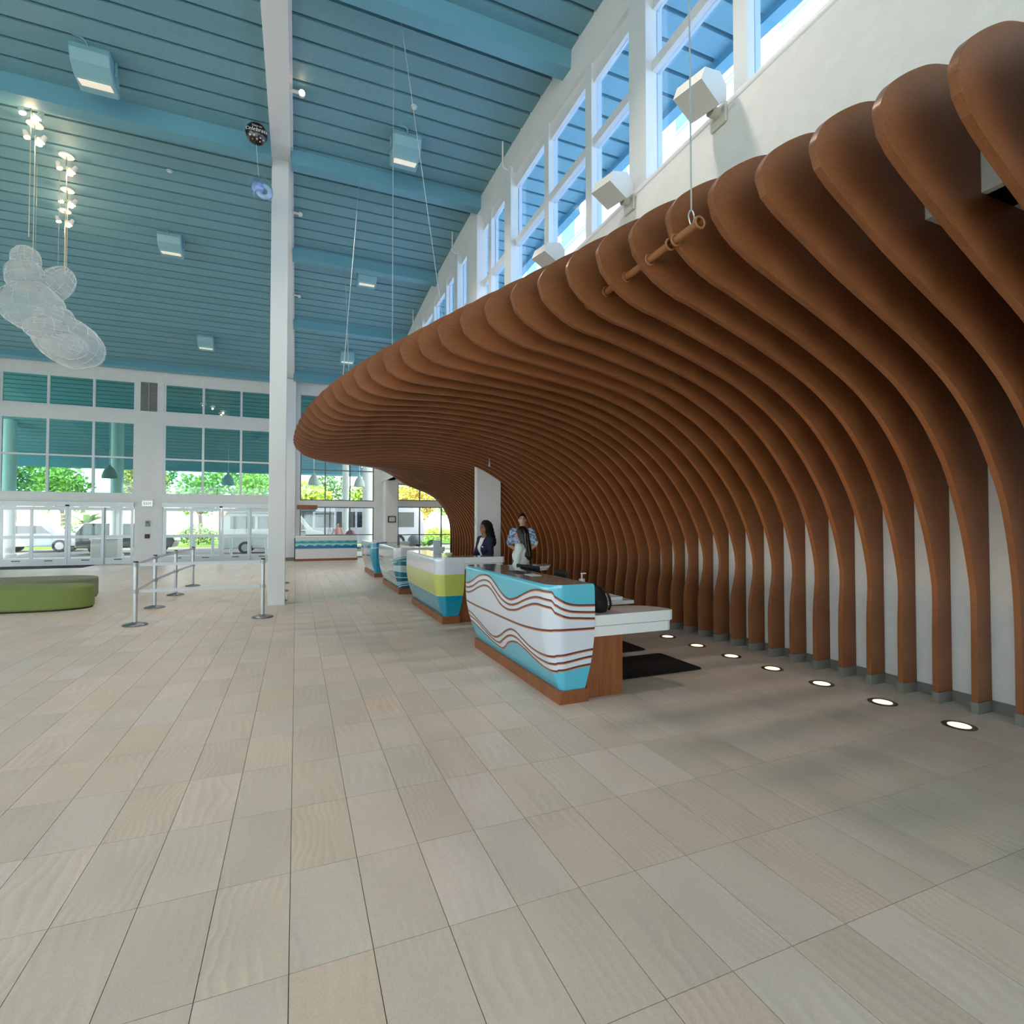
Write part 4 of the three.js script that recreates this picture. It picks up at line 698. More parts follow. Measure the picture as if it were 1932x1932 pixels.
// ---------------------------------------------------------------- people
function nets(f, mn, mx, h) { // surface nets over a signed distance field
  const n = [0, 1, 2].map((k) => Math.ceil((mx[k] - mn[k]) / h) + 1), id = (i, j, k) => (k * n[1] + j) * n[0] + i, val = new Float32Array(n[0] * n[1] * n[2]);
  for (let k = 0; k < n[2]; k++) for (let j = 0; j < n[1]; j++) for (let i = 0; i < n[0]; i++) val[id(i, j, k)] = f(mn[0] + i * h, mn[1] + j * h, mn[2] + k * h);
  const cell = new Int32Array(val.length).fill(-1), P = [], I = [], cor = [[0, 0, 0], [1, 0, 0], [0, 1, 0], [1, 1, 0], [0, 0, 1], [1, 0, 1], [0, 1, 1], [1, 1, 1]], ed = [[0, 1], [2, 3], [4, 5], [6, 7], [0, 2], [1, 3], [4, 6], [5, 7], [0, 4], [1, 5], [2, 6], [3, 7]];
  for (let k = 0; k + 1 < n[2]; k++) for (let j = 0; j + 1 < n[1]; j++) for (let i = 0; i + 1 < n[0]; i++) {
    const v = cor.map((c) => val[id(i + c[0], j + c[1], k + c[2])]); let s = [0, 0, 0], m = 0;
    for (const [a, b] of ed) if (v[a] < 0 !== v[b] < 0) { const t = v[a] / (v[a] - v[b]); m++; for (let q = 0; q < 3; q++) s[q] += cor[a][q] + (cor[b][q] - cor[a][q]) * t; }
    if (m) { cell[id(i, j, k)] = P.length / 3; P.push(mn[0] + (i + s[0] / m) * h, mn[1] + (j + s[1] / m) * h, mn[2] + (k + s[2] / m) * h); }
  }
  const quad = (a, b, c, d, flip) => { if (a < 0 || b < 0 || c < 0 || d < 0) return; flip ? I.push(a, c, b, a, d, c) : I.push(a, b, c, a, c, d); };
  for (let k = 1; k + 1 < n[2]; k++) for (let j = 1; j + 1 < n[1]; j++) for (let i = 1; i + 1 < n[0]; i++) {
    const v0 = val[id(i, j, k)] < 0;
    if (v0 !== val[id(i + 1, j, k)] < 0) quad(cell[id(i, j - 1, k - 1)], cell[id(i, j, k - 1)], cell[id(i, j, k)], cell[id(i, j - 1, k)], !v0);
    if (v0 !== val[id(i, j + 1, k)] < 0) quad(cell[id(i - 1, j, k - 1)], cell[id(i, j, k - 1)], cell[id(i, j, k)], cell[id(i - 1, j, k)], v0);
    if (v0 !== val[id(i, j, k + 1)] < 0) quad(cell[id(i - 1, j - 1, k)], cell[id(i, j - 1, k)], cell[id(i, j, k)], cell[id(i - 1, j, k)], !v0);
  }
  const g = new THREE.BufferGeometry(); g.setAttribute('position', new THREE.Float32BufferAttribute(P, 3)); g.setIndex(I); g.computeVertexNormals();
  const uv = new Float32Array(P.length / 3 * 2); for (let i = 0; i < P.length / 3; i++) { uv[2 * i] = P[3 * i] + P[3 * i + 2] * 0.6; uv[2 * i + 1] = P[3 * i + 1]; } g.setAttribute('uv', new THREE.BufferAttribute(uv, 2));
  return g;
}
const cap = (a, b, ra, rb = ra) => (x, y, z) => { const bx = b[0] - a[0], by = b[1] - a[1], bz = b[2] - a[2], px = x - a[0], py = y - a[1], pz = z - a[2], t = Math.max(0, Math.min(1, (px * bx + py * by + pz * bz) / (bx * bx + by * by + bz * bz + 1e-9))); return Math.hypot(px - bx * t, py - by * t, pz - bz * t) - (ra + (rb - ra) * t); };
const ell = (c, r) => (x, y, z) => { const a = (x - c[0]) / r[0], b = (y - c[1]) / r[1], d = (z - c[2]) / r[2], k0 = Math.hypot(a, b, d), k1 = Math.hypot(a / r[0], b / r[1], d / r[2]); return k1 < 1e-9 ? -Math.min(...r) : k0 * (k0 - 1) / k1; };
const join = (k, ...fs) => (x, y, z) => { let d = fs[0](x, y, z); for (let i = 1; i < fs.length; i++) { const e = fs[i](x, y, z), h = Math.max(k - Math.abs(d - e), 0) / k; d = Math.min(d, e) - h * h * k * 0.25; } return d; };
const minus = (f, g) => (x, y, z) => Math.max(f(x, y, z), -g(x, y, z));
function handOf(w, dir, up, side, curl) { // palm and five fingers as distance fields; w wrist, dir along the palm, up palm normal
  const d = V(...dir).normalize(), u = V(...up).normalize(), s = V().crossVectors(d, u).normalize().multiplyScalar(side), at = (a, b, c) => V(...w).addScaledVector(d, a).addScaledVector(s, b).addScaledVector(u, c).toArray();
  const f = [cap(at(0, 0, 0), at(0.07, 0, 0), 0.024, 0.03), cap(at(0.05, -0.02, 0), at(0.08, 0.03, 0), 0.02, 0.018)];
  [[-0.03, 0.06], [-0.01, 0.072], [0.011, 0.068], [0.031, 0.052]].forEach(([b, L]) => { const k = curl; f.push(join(0.006, cap(at(0.085, b, 0), at(0.085 + L * 0.5, b, -L * 0.35 * k), 0.0095, 0.009), cap(at(0.085 + L * 0.5, b, -L * 0.35 * k), at(0.085 + L * (1 - 0.45 * k), b, -L * (0.35 + 0.55 * k) * (k > 0 ? 1 : 0)), 0.009, 0.008))); });
  f.push(join(0.006, cap(at(0.02, -0.03, 0), at(0.05, -0.052, -0.012), 0.012, 0.01), cap(at(0.05, -0.052, -0.012), at(0.078, -0.05, -0.025), 0.01, 0.008)));
  return join(0.012, ...f);
}
function person(o) { // faces +z locally, feet at y = 0; sizes scaled by s
  const g = thing('person', o.label, 'person', o.pos, undefined, o.turn), s = o.s, sk = mat(o.skin, 0.55);
  const J = (x, y, z) => [x * s, y * s, z * s], m = (q) => [-q[0], q[1], q[2]];
  const hipx = 0.095, sh = o.shoulder ?? 0.19, head = [0, 1.69 * s, 0.025 * s + (o.lean ?? 0)], hr = [0.076 * s, 0.112 * s, 0.096 * s];
  const shoulder = J(sh, 1.45, 0), elbow = o.elbow.map((q) => J(...q)), wrist = o.wrist.map((q) => J(...q));
  const limbs = [];
  for (const q of [1, -1]) limbs.push(cap(J(q * hipx, 0.93, 0), J(q * 0.1, 0.5, 0.02), 0.085 * s, 0.056 * s), cap(J(q * 0.1, 0.5, 0.02), J(q * 0.1, 0.09, -0.01), 0.056 * s, 0.037 * s), cap(J(q * 0.1, 0.045, -0.03), J(q * 0.115, 0.035, 0.13), 0.04 * s, 0.032 * s));
  const arms = [0, 1].map((k) => { const q = k ? -1 : 1; return join(0.02, cap([shoulder[0] * q, shoulder[1], 0], elbow[k], 0.046 * s, 0.038 * s), cap(elbow[k], wrist[k], 0.04 * s, 0.026 * s)); });
  const bust = o.female ? [ell(J(0, 1.27, 0.085), J(0.15, 0.085, 0.075))] : [];
  const torso = join(0.06, ell(J(0, 1.0, 0), J(0.165, 0.14, 0.115)), ell(J(0, 1.18, 0), J(0.145, 0.2, 0.1)), ell(J(0, 1.34, 0), J(sh * 0.92, 0.16, 0.115)), cap(J(sh * 0.9, 1.44, 0), J(-sh * 0.9, 1.44, 0), 0.05 * s, 0.05 * s), ...bust);
  const neck = cap(J(0, 1.46, -0.005), [0, 1.6 * s, 0.01 * s + (o.lean ?? 0)], 0.056 * s, 0.05 * s);
  const body = join(0.03, torso, neck, ...limbs, ...arms, ell(head, hr));
  const R = 0.42 * s, low = nets(body, [-R, -0.02, -0.3 * s], [R, 1.56 * s, 0.45 * s], 0.015);
  const [hx, hy, hz] = head, face = join(0.014, ell(head, hr), ell([hx, hy - 0.055 * s, hz + 0.028 * s], [0.056 * s, 0.062 * s, 0.066 * s]), cap([hx, hy + 0.002, hz + 0.09 * s], [hx, hy - 0.026 * s, hz + 0.108 * s], 0.009 * s, 0.014 * s), ell([hx, hy - 0.058 * s, hz + 0.089 * s], [0.022 * s, 0.008 * s, 0.008 * s]), ell([0.077 * s, hy - 0.008 * s, hz - 0.005], [0.012 * s, 0.03 * s, 0.019 * s]), ell([-0.077 * s, hy - 0.008 * s, hz - 0.005], [0.012 * s, 0.03 * s, 0.019 * s]), neck);
  const sock = join(0.01, ell([0.031 * s, hy + 0.01 * s, hz + 0.1 * s], [0.017 * s, 0.01 * s, 0.014 * s]), ell([-0.031 * s, hy + 0.01 * s, hz + 0.1 * s], [0.017 * s, 0.01 * s, 0.014 * s]));
  const hd = nets(minus(face, sock), [-0.12 * s, 1.5 * s, -0.14 * s], [0.12 * s, 1.83 * s, 0.19 * s], 0.0055);
  const hands = [0, 1].map((k) => { const w = wrist[k], f = handOf(w, o.palm[k][0], o.palm[k][1], k ? -1 : 1, o.curl ?? 0.5); return nets(f, w.map((v) => v - 0.19), w.map((v) => v + 0.19), 0.006); });
  mesh('body', merge([low, hd, ...hands]), sk, g);
  for (const q of [1, -1]) { mesh('eye', sph(0.0105 * s, q * 0.031 * s, hy + 0.01 * s, hz + 0.083 * s, 1.2, 0.8, 0.8, 12), mat(0x1c1410, 0.2), g); mesh('eyebrow', tube([V(q * 0.014 * s, hy + 0.031 * s, hz + 0.093 * s), V(q * 0.033 * s, hy + 0.037 * s, hz + 0.088 * s), V(q * 0.052 * s, hy + 0.03 * s, hz + 0.073 * s)], 0.0045 * s, 10, 6), mat(o.hairColor, 0.8), g); }
  mesh('lips', sph(0.02 * s, 0, hy - 0.057 * s, hz + 0.087 * s, 1, 0.35, 0.5, 14), mat(o.lip ?? 0x9a5b52, 0.5), g);
  // clothes
  const grow = (f, r) => (x, y, z) => f(x, y, z) - r;
  const fold = (x, y, z) => 0.004 * Math.sin(x * 48 + y * 20) * Math.sin(y * 31 + z * 40);
  const sleeve = (k, t) => { const q = k ? -1 : 1, sp = [shoulder[0] * q, shoulder[1], 0], e = elbow[k], w = wrist[k], to = t <= 1 ? sp.map((v, i) => v + (e[i] - v) * t) : e.map((v, i) => v + (w[i] - v) * (t - 1)); return t <= 1 ? cap(sp, to, 0.066 * s, 0.074 * s) : join(0.02, cap(sp, e, 0.066 * s, 0.058 * s), cap(e, to, 0.058 * s, 0.045 * s)); };
  const hem = o.hem ?? 0.9;
  const shirtF = (x, y, z) => { const d = join(0.03, grow(torso, 0.018), sleeve(0, o.sleeve), sleeve(1, o.sleeve))(x, y, z) + fold(x, y, z); return Math.max(d, hem * s - y, y - 1.53 * s, cap(J(0, 1.44, 0.02), J(0, 1.66, 0.03), 0.06 * s, 0.075 * s)(x, y, z) * -1); };
  let shirt = shirtF;
  if (o.blazer) { const cut = (x, y, z) => Math.max(Math.abs(x) - (0.02 + 0.05 * smooth(1.0 * s, 1.5 * s, y)), -z + 0.02); shirt = minus(shirtF, cut); const bl = (x, y, z) => { const d = grow(torso, 0.009)(x, y, z); return Math.max(d, hem * s - y, y - 1.5 * s, cap(J(0, 1.46, 0.02), J(0, 1.66, 0.03), 0.058 * s, 0.07 * s)(x, y, z) * -1); }; mesh('blouse', nets(bl, [-0.3 * s, hem * s - 0.02, -0.25 * s], [0.3 * s, 1.56 * s, 0.3 * s], 0.014), mat(0xe9eaf0, 0.7), g, 'white blouse'); }
  mesh(o.topName, nets(shirt, [-0.45 * s, hem * s - 0.03, -0.32 * s], [0.45 * s, 1.56 * s, 0.48 * s], 0.0125), o.topMat, g);
  const tr = (x, y, z) => Math.max(join(0.04, ell(J(0, 0.98, 0), J(0.18, 0.13, 0.13)), ...[1, -1].map((q) => cap(J(q * hipx, 0.93, 0), J(q * 0.1, 0.08, 0), 0.1 * s, 0.07 * s)))(x, y, z), y - 1.02 * s, 0.06 * s - y);
  mesh('trousers', nets(tr, [-0.3 * s, 0.02, -0.25 * s], [0.3 * s, 1.06 * s, 0.25 * s], 0.016), mat(o.legColor, 0.75), g);
  mesh('shoes', merge([1, -1].map((q) => nets((x, y, z) => Math.max(cap(J(q * 0.1, 0.05, -0.04), J(q * 0.115, 0.04, 0.14), 0.055 * s, 0.045 * s)(x, y, z), 0.002 - y), [q * 0.11 * s - 0.1, -0.02, -0.15], [q * 0.11 * s + 0.1, 0.14, 0.24], 0.012))), mBlack, g);
  mesh('hair', nets(o.hair(head, hr, s), [-0.3 * s, 1.0 * s, -0.36 * s], [0.3 * s, 1.9 * s, 0.2 * s], 0.0085), mat(o.hairColor, o.hairRough ?? 0.6), g);
  if (o.more) o.more(g, s);
  return g;
}
{
  const aloha = dataTex(256, (u, v) => { const a = vnoise(u * 16, v * 16, 16, 16, 1), b = vnoise(u * 30, v * 30, 30, 30, 2), k = a > 0.6 || (b > 0.7 && a > 0.4); return k ? (b > 0.5 ? [72, 120, 186] : [118, 160, 212]) : [214, 226, 245]; });
  aloha.repeat.set(3, 3);
  const fringe = (h, r, s) => (x, y, z) => Math.max(ell([h[0], h[1] + 0.022 * s, h[2] - 0.012 * s], [r[0] * 1.12, r[1] * 1.06, r[2] * 1.1])(x, y, z) + 0.004 * Math.sin(x * 90 + z * 40) * Math.sin(z * 70 + y * 50), -(join(0.02, ell([h[0], h[1] - 0.04 * s, h[2] + 0.075 * s], [0.085 * s, 0.115 * s, 0.08 * s]), ell([h[0], h[1] - 0.14 * s, h[2]], [0.2 * s, 0.125 * s, 0.2 * s]))(x, y, z)));
  person({ label: 'standing young man in a blue and white print shirt, hands clasped', pos: [4.5, 0, -10.4], turn: -0.38, s: 1.03, skin: 0xd9a58c, hairColor: 0x17110d, lip: 0xb06a60, shoulder: 0.195, elbow: [[0.27, 1.16, 0.0], [-0.27, 1.16, 0.0]], wrist: [[0.07, 1.0, 0.19], [-0.06, 1.02, 0.2]], palm: [[[-0.8, -0.25, 0.35], [0.2, 0.5, 0.9]], [[0.8, -0.3, 0.4], [-0.2, 0.5, 0.9]]], curl: 0.6, sleeve: 0.8, hem: 0.93, topName: 'print_shirt', topMat: mat(0xffffff, 0.7, { map: aloha }), legColor: 0x141a3a, hair: fringe,
    more: (g, s) => { mesh('collar', merge([1, -1].map((q) => { const c = new THREE.BoxGeometry(0.075, 0.012, 0.05); c.rotateZ(q * -0.5); c.rotateX(0.7); c.translate(q * 0.05, 1.485 * s, 0.085); return c; })), mat(0xffffff, 0.7, { map: aloha }), g); mesh('belt', (() => { const t = new THREE.TorusGeometry(0.165 * s, 0.018, 8, 40); t.rotateX(Math.PI / 2); t.scale(1, 1.2, 0.74); t.translate(0, 0.985 * s, 0); return t; })(), mBlack, g); mesh('placket', box(-0.004, 0.004, 1.0 * s, 1.44 * s, 0.13 * s, 0.136 * s), mat(0x3a5c95, 0.7), g); } });
  const curly = (h, r, s) => { // dark curly mass: crown, top knot and a long fall behind
    const f = join(0.05, ell([0, h[1] + 0.03 * s, h[2] - 0.03 * s], [r[0] * 1.22, r[1] * 1.08, r[2] * 1.15]), ell([0, h[1] + 0.1 * s, h[2] - 0.03 * s], [0.065 * s, 0.06 * s, 0.07 * s]), cap([0, h[1] + 0.03 * s, h[2] - 0.1 * s], [0, h[1] - 0.3 * s, h[2] - 0.17 * s], 0.1 * s, 0.12 * s), cap([0.06 * s, h[1] - 0.06 * s, h[2] - 0.05 * s], [0.08 * s, h[1] - 0.28 * s, h[2] - 0.12 * s], 0.06 * s, 0.075 * s), cap([-0.06 * s, h[1] - 0.06 * s, h[2] - 0.05 * s], [-0.08 * s, h[1] - 0.28 * s, h[2] - 0.12 * s], 0.06 * s, 0.075 * s));
    return (x, y, z) => Math.max(f(x, y, z) + 0.011 * Math.sin(x * 85 + y * 30) * Math.sin(y * 80 + z * 40) * Math.sin(z * 85 + x * 25), -ell([0, h[1] - 0.035 * s, h[2] + 0.085 * s], [0.09 * s, 0.105 * s, 0.075 * s])(x, y, z)); };
  person({ label: 'woman in a navy blazer with dark curly hair behind the striped desk', pos: [3.43, 0, -9.75], turn: -1.25, s: 0.93, skin: 0x9a6a50, hairColor: 0x0e0a09, female: true, shoulder: 0.18, elbow: [[0.24, 1.16, 0.04], [-0.24, 1.16, 0.04]], wrist: [[0.16, 1.06, 0.24], [-0.16, 1.06, 0.24]], palm: [[[-0.3, -0.1, 0.9], [0, 1, 0.1]], [[0.3, -0.1, 0.9], [0, 1, 0.1]]], curl: 0.3, sleeve: 1.85, hem: 0.88, blazer: true, topName: 'blazer', topMat: mat(0x10163a, 0.7), legColor: 0x101428, hair: curly, hairRough: 0.85,
    more: (g, s) => { mesh('name_badge', rbox(0.06, 0.03, 0.008, 0.004, 0.1 * s, 1.3 * s, 0.16 * s), mat(0xe8eaf0, 0.4), g); } });
  const longHair = (h, r, s) => { const f = join(0.04, ell([0, h[1] + 0.015 * s, h[2] - 0.02 * s], [r[0] * 1.18, r[1] * 1.1, r[2] * 1.15]), cap([0, h[1] - 0.02 * s, h[2] - 0.07 * s], [0, h[1] - 0.42 * s, h[2] - 0.15 * s], 0.085 * s, 0.075 * s), cap([0.05 * s, h[1] - 0.05 * s, h[2] - 0.04 * s], [0.075 * s, h[1] - 0.4 * s, h[2] - 0.12 * s], 0.05 * s, 0.05 * s), cap([-0.05 * s, h[1] - 0.05 * s, h[2] - 0.04 * s], [-0.075 * s, h[1] - 0.4 * s, h[2] - 0.12 * s], 0.05 * s, 0.05 * s));
    return (x, y, z) => Math.max(f(x, y, z) + 0.004 * Math.sin(x * 150 + z * 60), -ell([0, h[1] - 0.05 * s, h[2] + 0.085 * s], [0.07 * s, 0.11 * s, 0.075 * s])(x, y, z)); };
  person({ label: 'woman in a white blouse with long straight dark hair, seen from behind', pos: [3.44, 0, -7.95], turn: -2.35, s: 0.885, skin: 0xc9987e, hairColor: 0x120d0b, female: true, shoulder: 0.175, elbow: [[0.24, 1.14, 0.02], [-0.24, 1.14, 0.02]], wrist: [[0.2, 0.98, 0.16], [-0.2, 0.98, 0.16]], palm: [[[-0.2, -0.5, 0.8], [0, 1, 0.2]], [[0.2, -0.5, 0.8], [0, 1, 0.2]]], curl: 0.4, sleeve: 1.9, hem: 0.92, topName: 'blouse', topMat: mat(0xe6ece9, 0.75), legColor: 0x16182a, hair: longHair, hairRough: 0.4 });
}

// ---------------------------------------------------------------- outdoors
{
  const ground = struct('ground', 'paving and road outside the lobby');
  const conc = dataTex(512, (u, v) => { const b = (vnoise(u * 160, v * 160, 160, 160, 1) - 0.5) * 14 + (vnoise(u * 9, v * 9, 9, 9, 2) - 0.5) * 12; return [clamp8(190 + b), clamp8(187 + b), clamp8(182 + b)]; });
  conc.repeat.set(0.15, 0.15);
  const mConc = mat(0xffffff, 0.85, { map: conc }), mRoad = mat(0x86878a, 0.85, { map: conc }), mGrass = mat(0x5f7f35, 0.95);
  mesh('paving', box(-60, 60, -0.3, -0.03, -38, 60), mConc, ground).position.y = -0.225;
  mesh('apron', box(-60, 60, -0.3, -0.02, -32.5, -FAC - 0.3), mConc, ground);
  mesh('kerb', box(-60, 60, -0.3, -0.02, -32.7, -32.5), mConc, ground);
  mesh('road', box(-60, 60, -0.3, -0.12, -46, -32.7), mRoad, ground);
  mesh('verge', box(-90, 90, -0.3, 0.02, -140, -46), mGrass, ground);
  // white round columns and pendants under the porte-cochere
  const wcol = (x, d, r, l) => { const g = thing('outdoor_column', l, 'column', [x, -0.02, -d]); mesh('shaft', cyl(r, r, ceilY(d) + 0.2, 0, (ceilY(d) + 0.2) / 2, 0, 32), mWhite, g); mesh('base_ring', cyl(r + 0.06, r + 0.06, 0.2, 0, 0.1, 0, 32), mWhite, g); };
  wcol(2.8, 34, 0.19, 'slim white outdoor column beyond the concierge window'); wcol(4.0, 33, 0.3, 'thick white outdoor column beyond the concierge window'); wcol(-8.1, 31, 0.26, 'white outdoor column behind the entrance doors'); wcol(-13, 33, 0.3, 'white outdoor column at the end of the entrance canopy');
  const lampProto = (x, d, y, c, l) => { const g = thing('bell_pendant', l, 'pendant lamp', [x, y, -d]); mesh('shade', new THREE.LatheGeometry([[0.3, 0], [0.29, 0.1], [0.24, 0.3], [0.15, 0.47], [0.05, 0.56], [0.0, 0.57], [0.0, 0.55], [0.04, 0.54], [0.13, 0.45], [0.22, 0.28], [0.27, 0.09], [0.28, 0]].map(([a, b]) => new THREE.Vector2(a, b)), 32), mat(c, 0.5, { side: THREE.DoubleSide }), g); mesh('cord', cyl(0.012, 0.012, ceilY(d) - y - 0.5, 0, 0.55 + (ceilY(d) - y - 0.55) / 2, 0, 8), mSteel, g); mesh('cap', cyl(0.05, 0.06, 0.08, 0, 0.6, 0, 16), mat(c, 0.5), g); };
  lampProto(0.85, 30, 3.72, 0xb9c2c0, 'grey bell pendant outside the concierge window, on the side of the square column'); lampProto(3.2, 30, 3.68, 0xb9c2c0, 'grey bell pendant outside in front of the thick white column');
  lampProto(-8.0, 29.5, 3.75, 0x6c8a86, 'dark green bell pendant outside over the doors behind the ottomans'); lampProto(-6.7, 31.5, 4.0, 0x9dbcc6, 'pale blue bell pendant outside beside the facade pillar'); lampProto(-3.2, 30, 3.6, 0xaebccb, 'pale bell pendant outside over the doors behind the belts');
}
{ // planting
  const leafM = [[0x86a83a, 'a'], [0x5f8a34, 'b'], [0xa6bd4a, 'c'], [0x4d7a3c, 'd'], [0xb9a544, 'e']].map(([c]) => new THREE.MeshPhysicalMaterial({ color: c, roughness: 0.8, side: THREE.DoubleSide, transmission: 0.25, thickness: 0 })), bark = mat(0x6c5a48, 0.9), palmM = new THREE.MeshStandardMaterial({ color: 0x7fae35, roughness: 0.6, side: THREE.DoubleSide });
  function leaves(n, blobs, size) {
    const P = [], I = [];
    for (let k = 0; k < n; k++) {
      const b = blobs[k % blobs.length], th = rr(0, 6.283), ph = Math.acos(rr(-1, 1)), q = Math.cbrt(rr(0.25, 1));
      const c = V(b[0] + b[3] * q * Math.sin(ph) * Math.cos(th), b[1] + b[4] * q * Math.cos(ph), b[2] + b[3] * q * Math.sin(ph) * Math.sin(th));
      const a = V(rr(-1, 1), rr(-0.6, 0.6), rr(-1, 1)).normalize().multiplyScalar(size * rr(0.7, 1.3)), w = V(rr(-1, 1), rr(-1, 1), rr(-1, 1)).cross(a).normalize().multiplyScalar(size * 0.34), o = P.length / 3, mid = c.clone().addScaledVector(a, 0.5);
      P.push(...c.toArray(), ...mid.clone().add(w).toArray(), ...mid.clone().sub(w).toArray(), ...c.clone().add(a).toArray()); I.push(o, o + 1, o + 2, o + 1, o + 3, o + 2);
    }
    const g = new THREE.BufferGeometry(); g.setAttribute('position', new THREE.Float32BufferAttribute(P, 3)); g.setIndex(I); g.computeVertexNormals(); return g;
  }
  const kinds = ['broad leafy tree beyond the road with bright green crown', 'darker green tree beyond the road', 'yellow green tree beyond the road', 'dense green tree beyond the road', 'golden leaved tree beyond the road'];
  const tree = (x, d, h, w, k) => {
    const g = thing('street_tree', kinds[k], 'tree', [x, 0, -d], 'trees beyond the road'), blobs = [];
    for (let i = 0; i < 7; i++) { const a = i * 2.4 + x; blobs.push([Math.cos(a) * w * 0.45, h * (0.55 + 0.08 * (i % 4)), Math.sin(a) * w * 0.45, w * 0.42, h * 0.2]); }
    mesh('crown', leaves(1300, blobs, 0.36), leafM[k], g);
    mesh('trunk', tube([V(0, 0, 0), V(0.1, h * 0.25, 0.05), V(-0.05, h * 0.5, 0), V(0.05, h * 0.7, 0)], 0.14, 16, 8), bark, g);
    for (let i = 0; i < 4; i++) { const b = blobs[i]; mesh('branch', tube([V(0, h * 0.35, 0), V(b[0] * 0.5, h * 0.48, b[2] * 0.5), V(b[0], b[1], b[2])], 0.05, 10, 6), bark, g); }
  };
  [[-27, 52, 8, 2.6, 1], [-21.5, 53, 8.5, 2.8, 3], [-16.5, 50, 7, 2.4, 0], [-11.8, 52, 7.5, 2.3, 4], [-7.4, 50, 6.4, 2.2, 0], [-3.2, 53, 7, 2.2, 2], [1.2, 50, 5.6, 2.2, 2], [5.8, 52, 6, 2.3, 0], [10.4, 50, 5.6, 2.3, 4], [15, 53, 6.4, 2.4, 0], [20, 50, 7, 2.6, 2], [-24, 62, 10, 3.6, 3], [-14, 63, 9.5, 3.4, 1], [-5.2, 61, 8.5, 3.2, 0], [3.4, 63, 8, 3.2, 3], [13, 62, 8, 3.2, 0], [24, 60, 9, 3.4, 1]].forEach((a) => tree(...a));
  const shrub = (x, d, w, h, k, l) => { const g = thing('shrub', l, 'shrub', [x, 0, -d], 'shrubs along the road'); mesh('foliage', leaves(700, [[0, h * 0.5, 0, w, h * 0.5], [w * 0.7, h * 0.4, 0.1, w * 0.7, h * 0.4], [-w * 0.7, h * 0.42, 0, w * 0.7, h * 0.42]], 0.22), leafM[k], g); mesh('stem', cyl(0.04, 0.05, h * 0.5, 0, h * 0.25, 0, 8), bark, g); };
  for (let k = 0; k < 14; k++) shrub(-26 + k * 3.8, 46.9, 0.95, 1.4 + 0.3 * (k % 2), k % 4, 'rounded green shrub on the verge beyond the road');
  const palm = (x, d, h, n, L, l) => {
    const g = thing('palm_plant', l, 'palm', [x, 0, -d]); mesh('stem', cyl(0.06, 0.09, h, 0, h / 2, 0, 10), bark, g);
    for (let k = 0; k < n; k++) {
      const a = k / n * 6.283 + rr(-0.2, 0.2), up = rr(0.35, 1.1), P = [], I = [], m = 8;
      for (let i = 0; i <= m; i++) { const t = i / m, r = L * t * Math.cos(up * (1 - t * 0.6)), y = h + L * (Math.sin(up) * t - 0.55 * t * t), w = 0.09 * L * Math.sin(Math.PI * (0.12 + 0.86 * t)); P.push(r * Math.cos(a) - w * Math.sin(a), y - 0.3 * w, r * Math.sin(a) + w * Math.cos(a), r * Math.cos(a), y, r * Math.sin(a), r * Math.cos(a) + w * Math.sin(a), y - 0.3 * w, r * Math.sin(a) - w * Math.cos(a)); if (i) { const o = (i - 1) * 3; I.push(o, o + 1, o + 3, o + 1, o + 4, o + 3, o + 1, o + 2, o + 4, o + 2, o + 5, o + 4); } }
      const q = new THREE.BufferGeometry(); q.setAttribute('position', new THREE.Float32BufferAttribute(P, 3)); q.setIndex(I); q.computeVertexNormals(); mesh('frond', q, palmM, g);
    }
  };
  palm(6.9, 29.5, 0.35, 20, 1.35, 'bright green palm plant outside the window beside the last ribs'); palm(9.8, 30.5, 0.5, 16, 1.4, 'second green palm plant outside, half hidden by the ribs'); palm(-13.5, 45.0, 1.6, 16, 2.2, 'tall palm beyond the road behind the entrance doors');
}
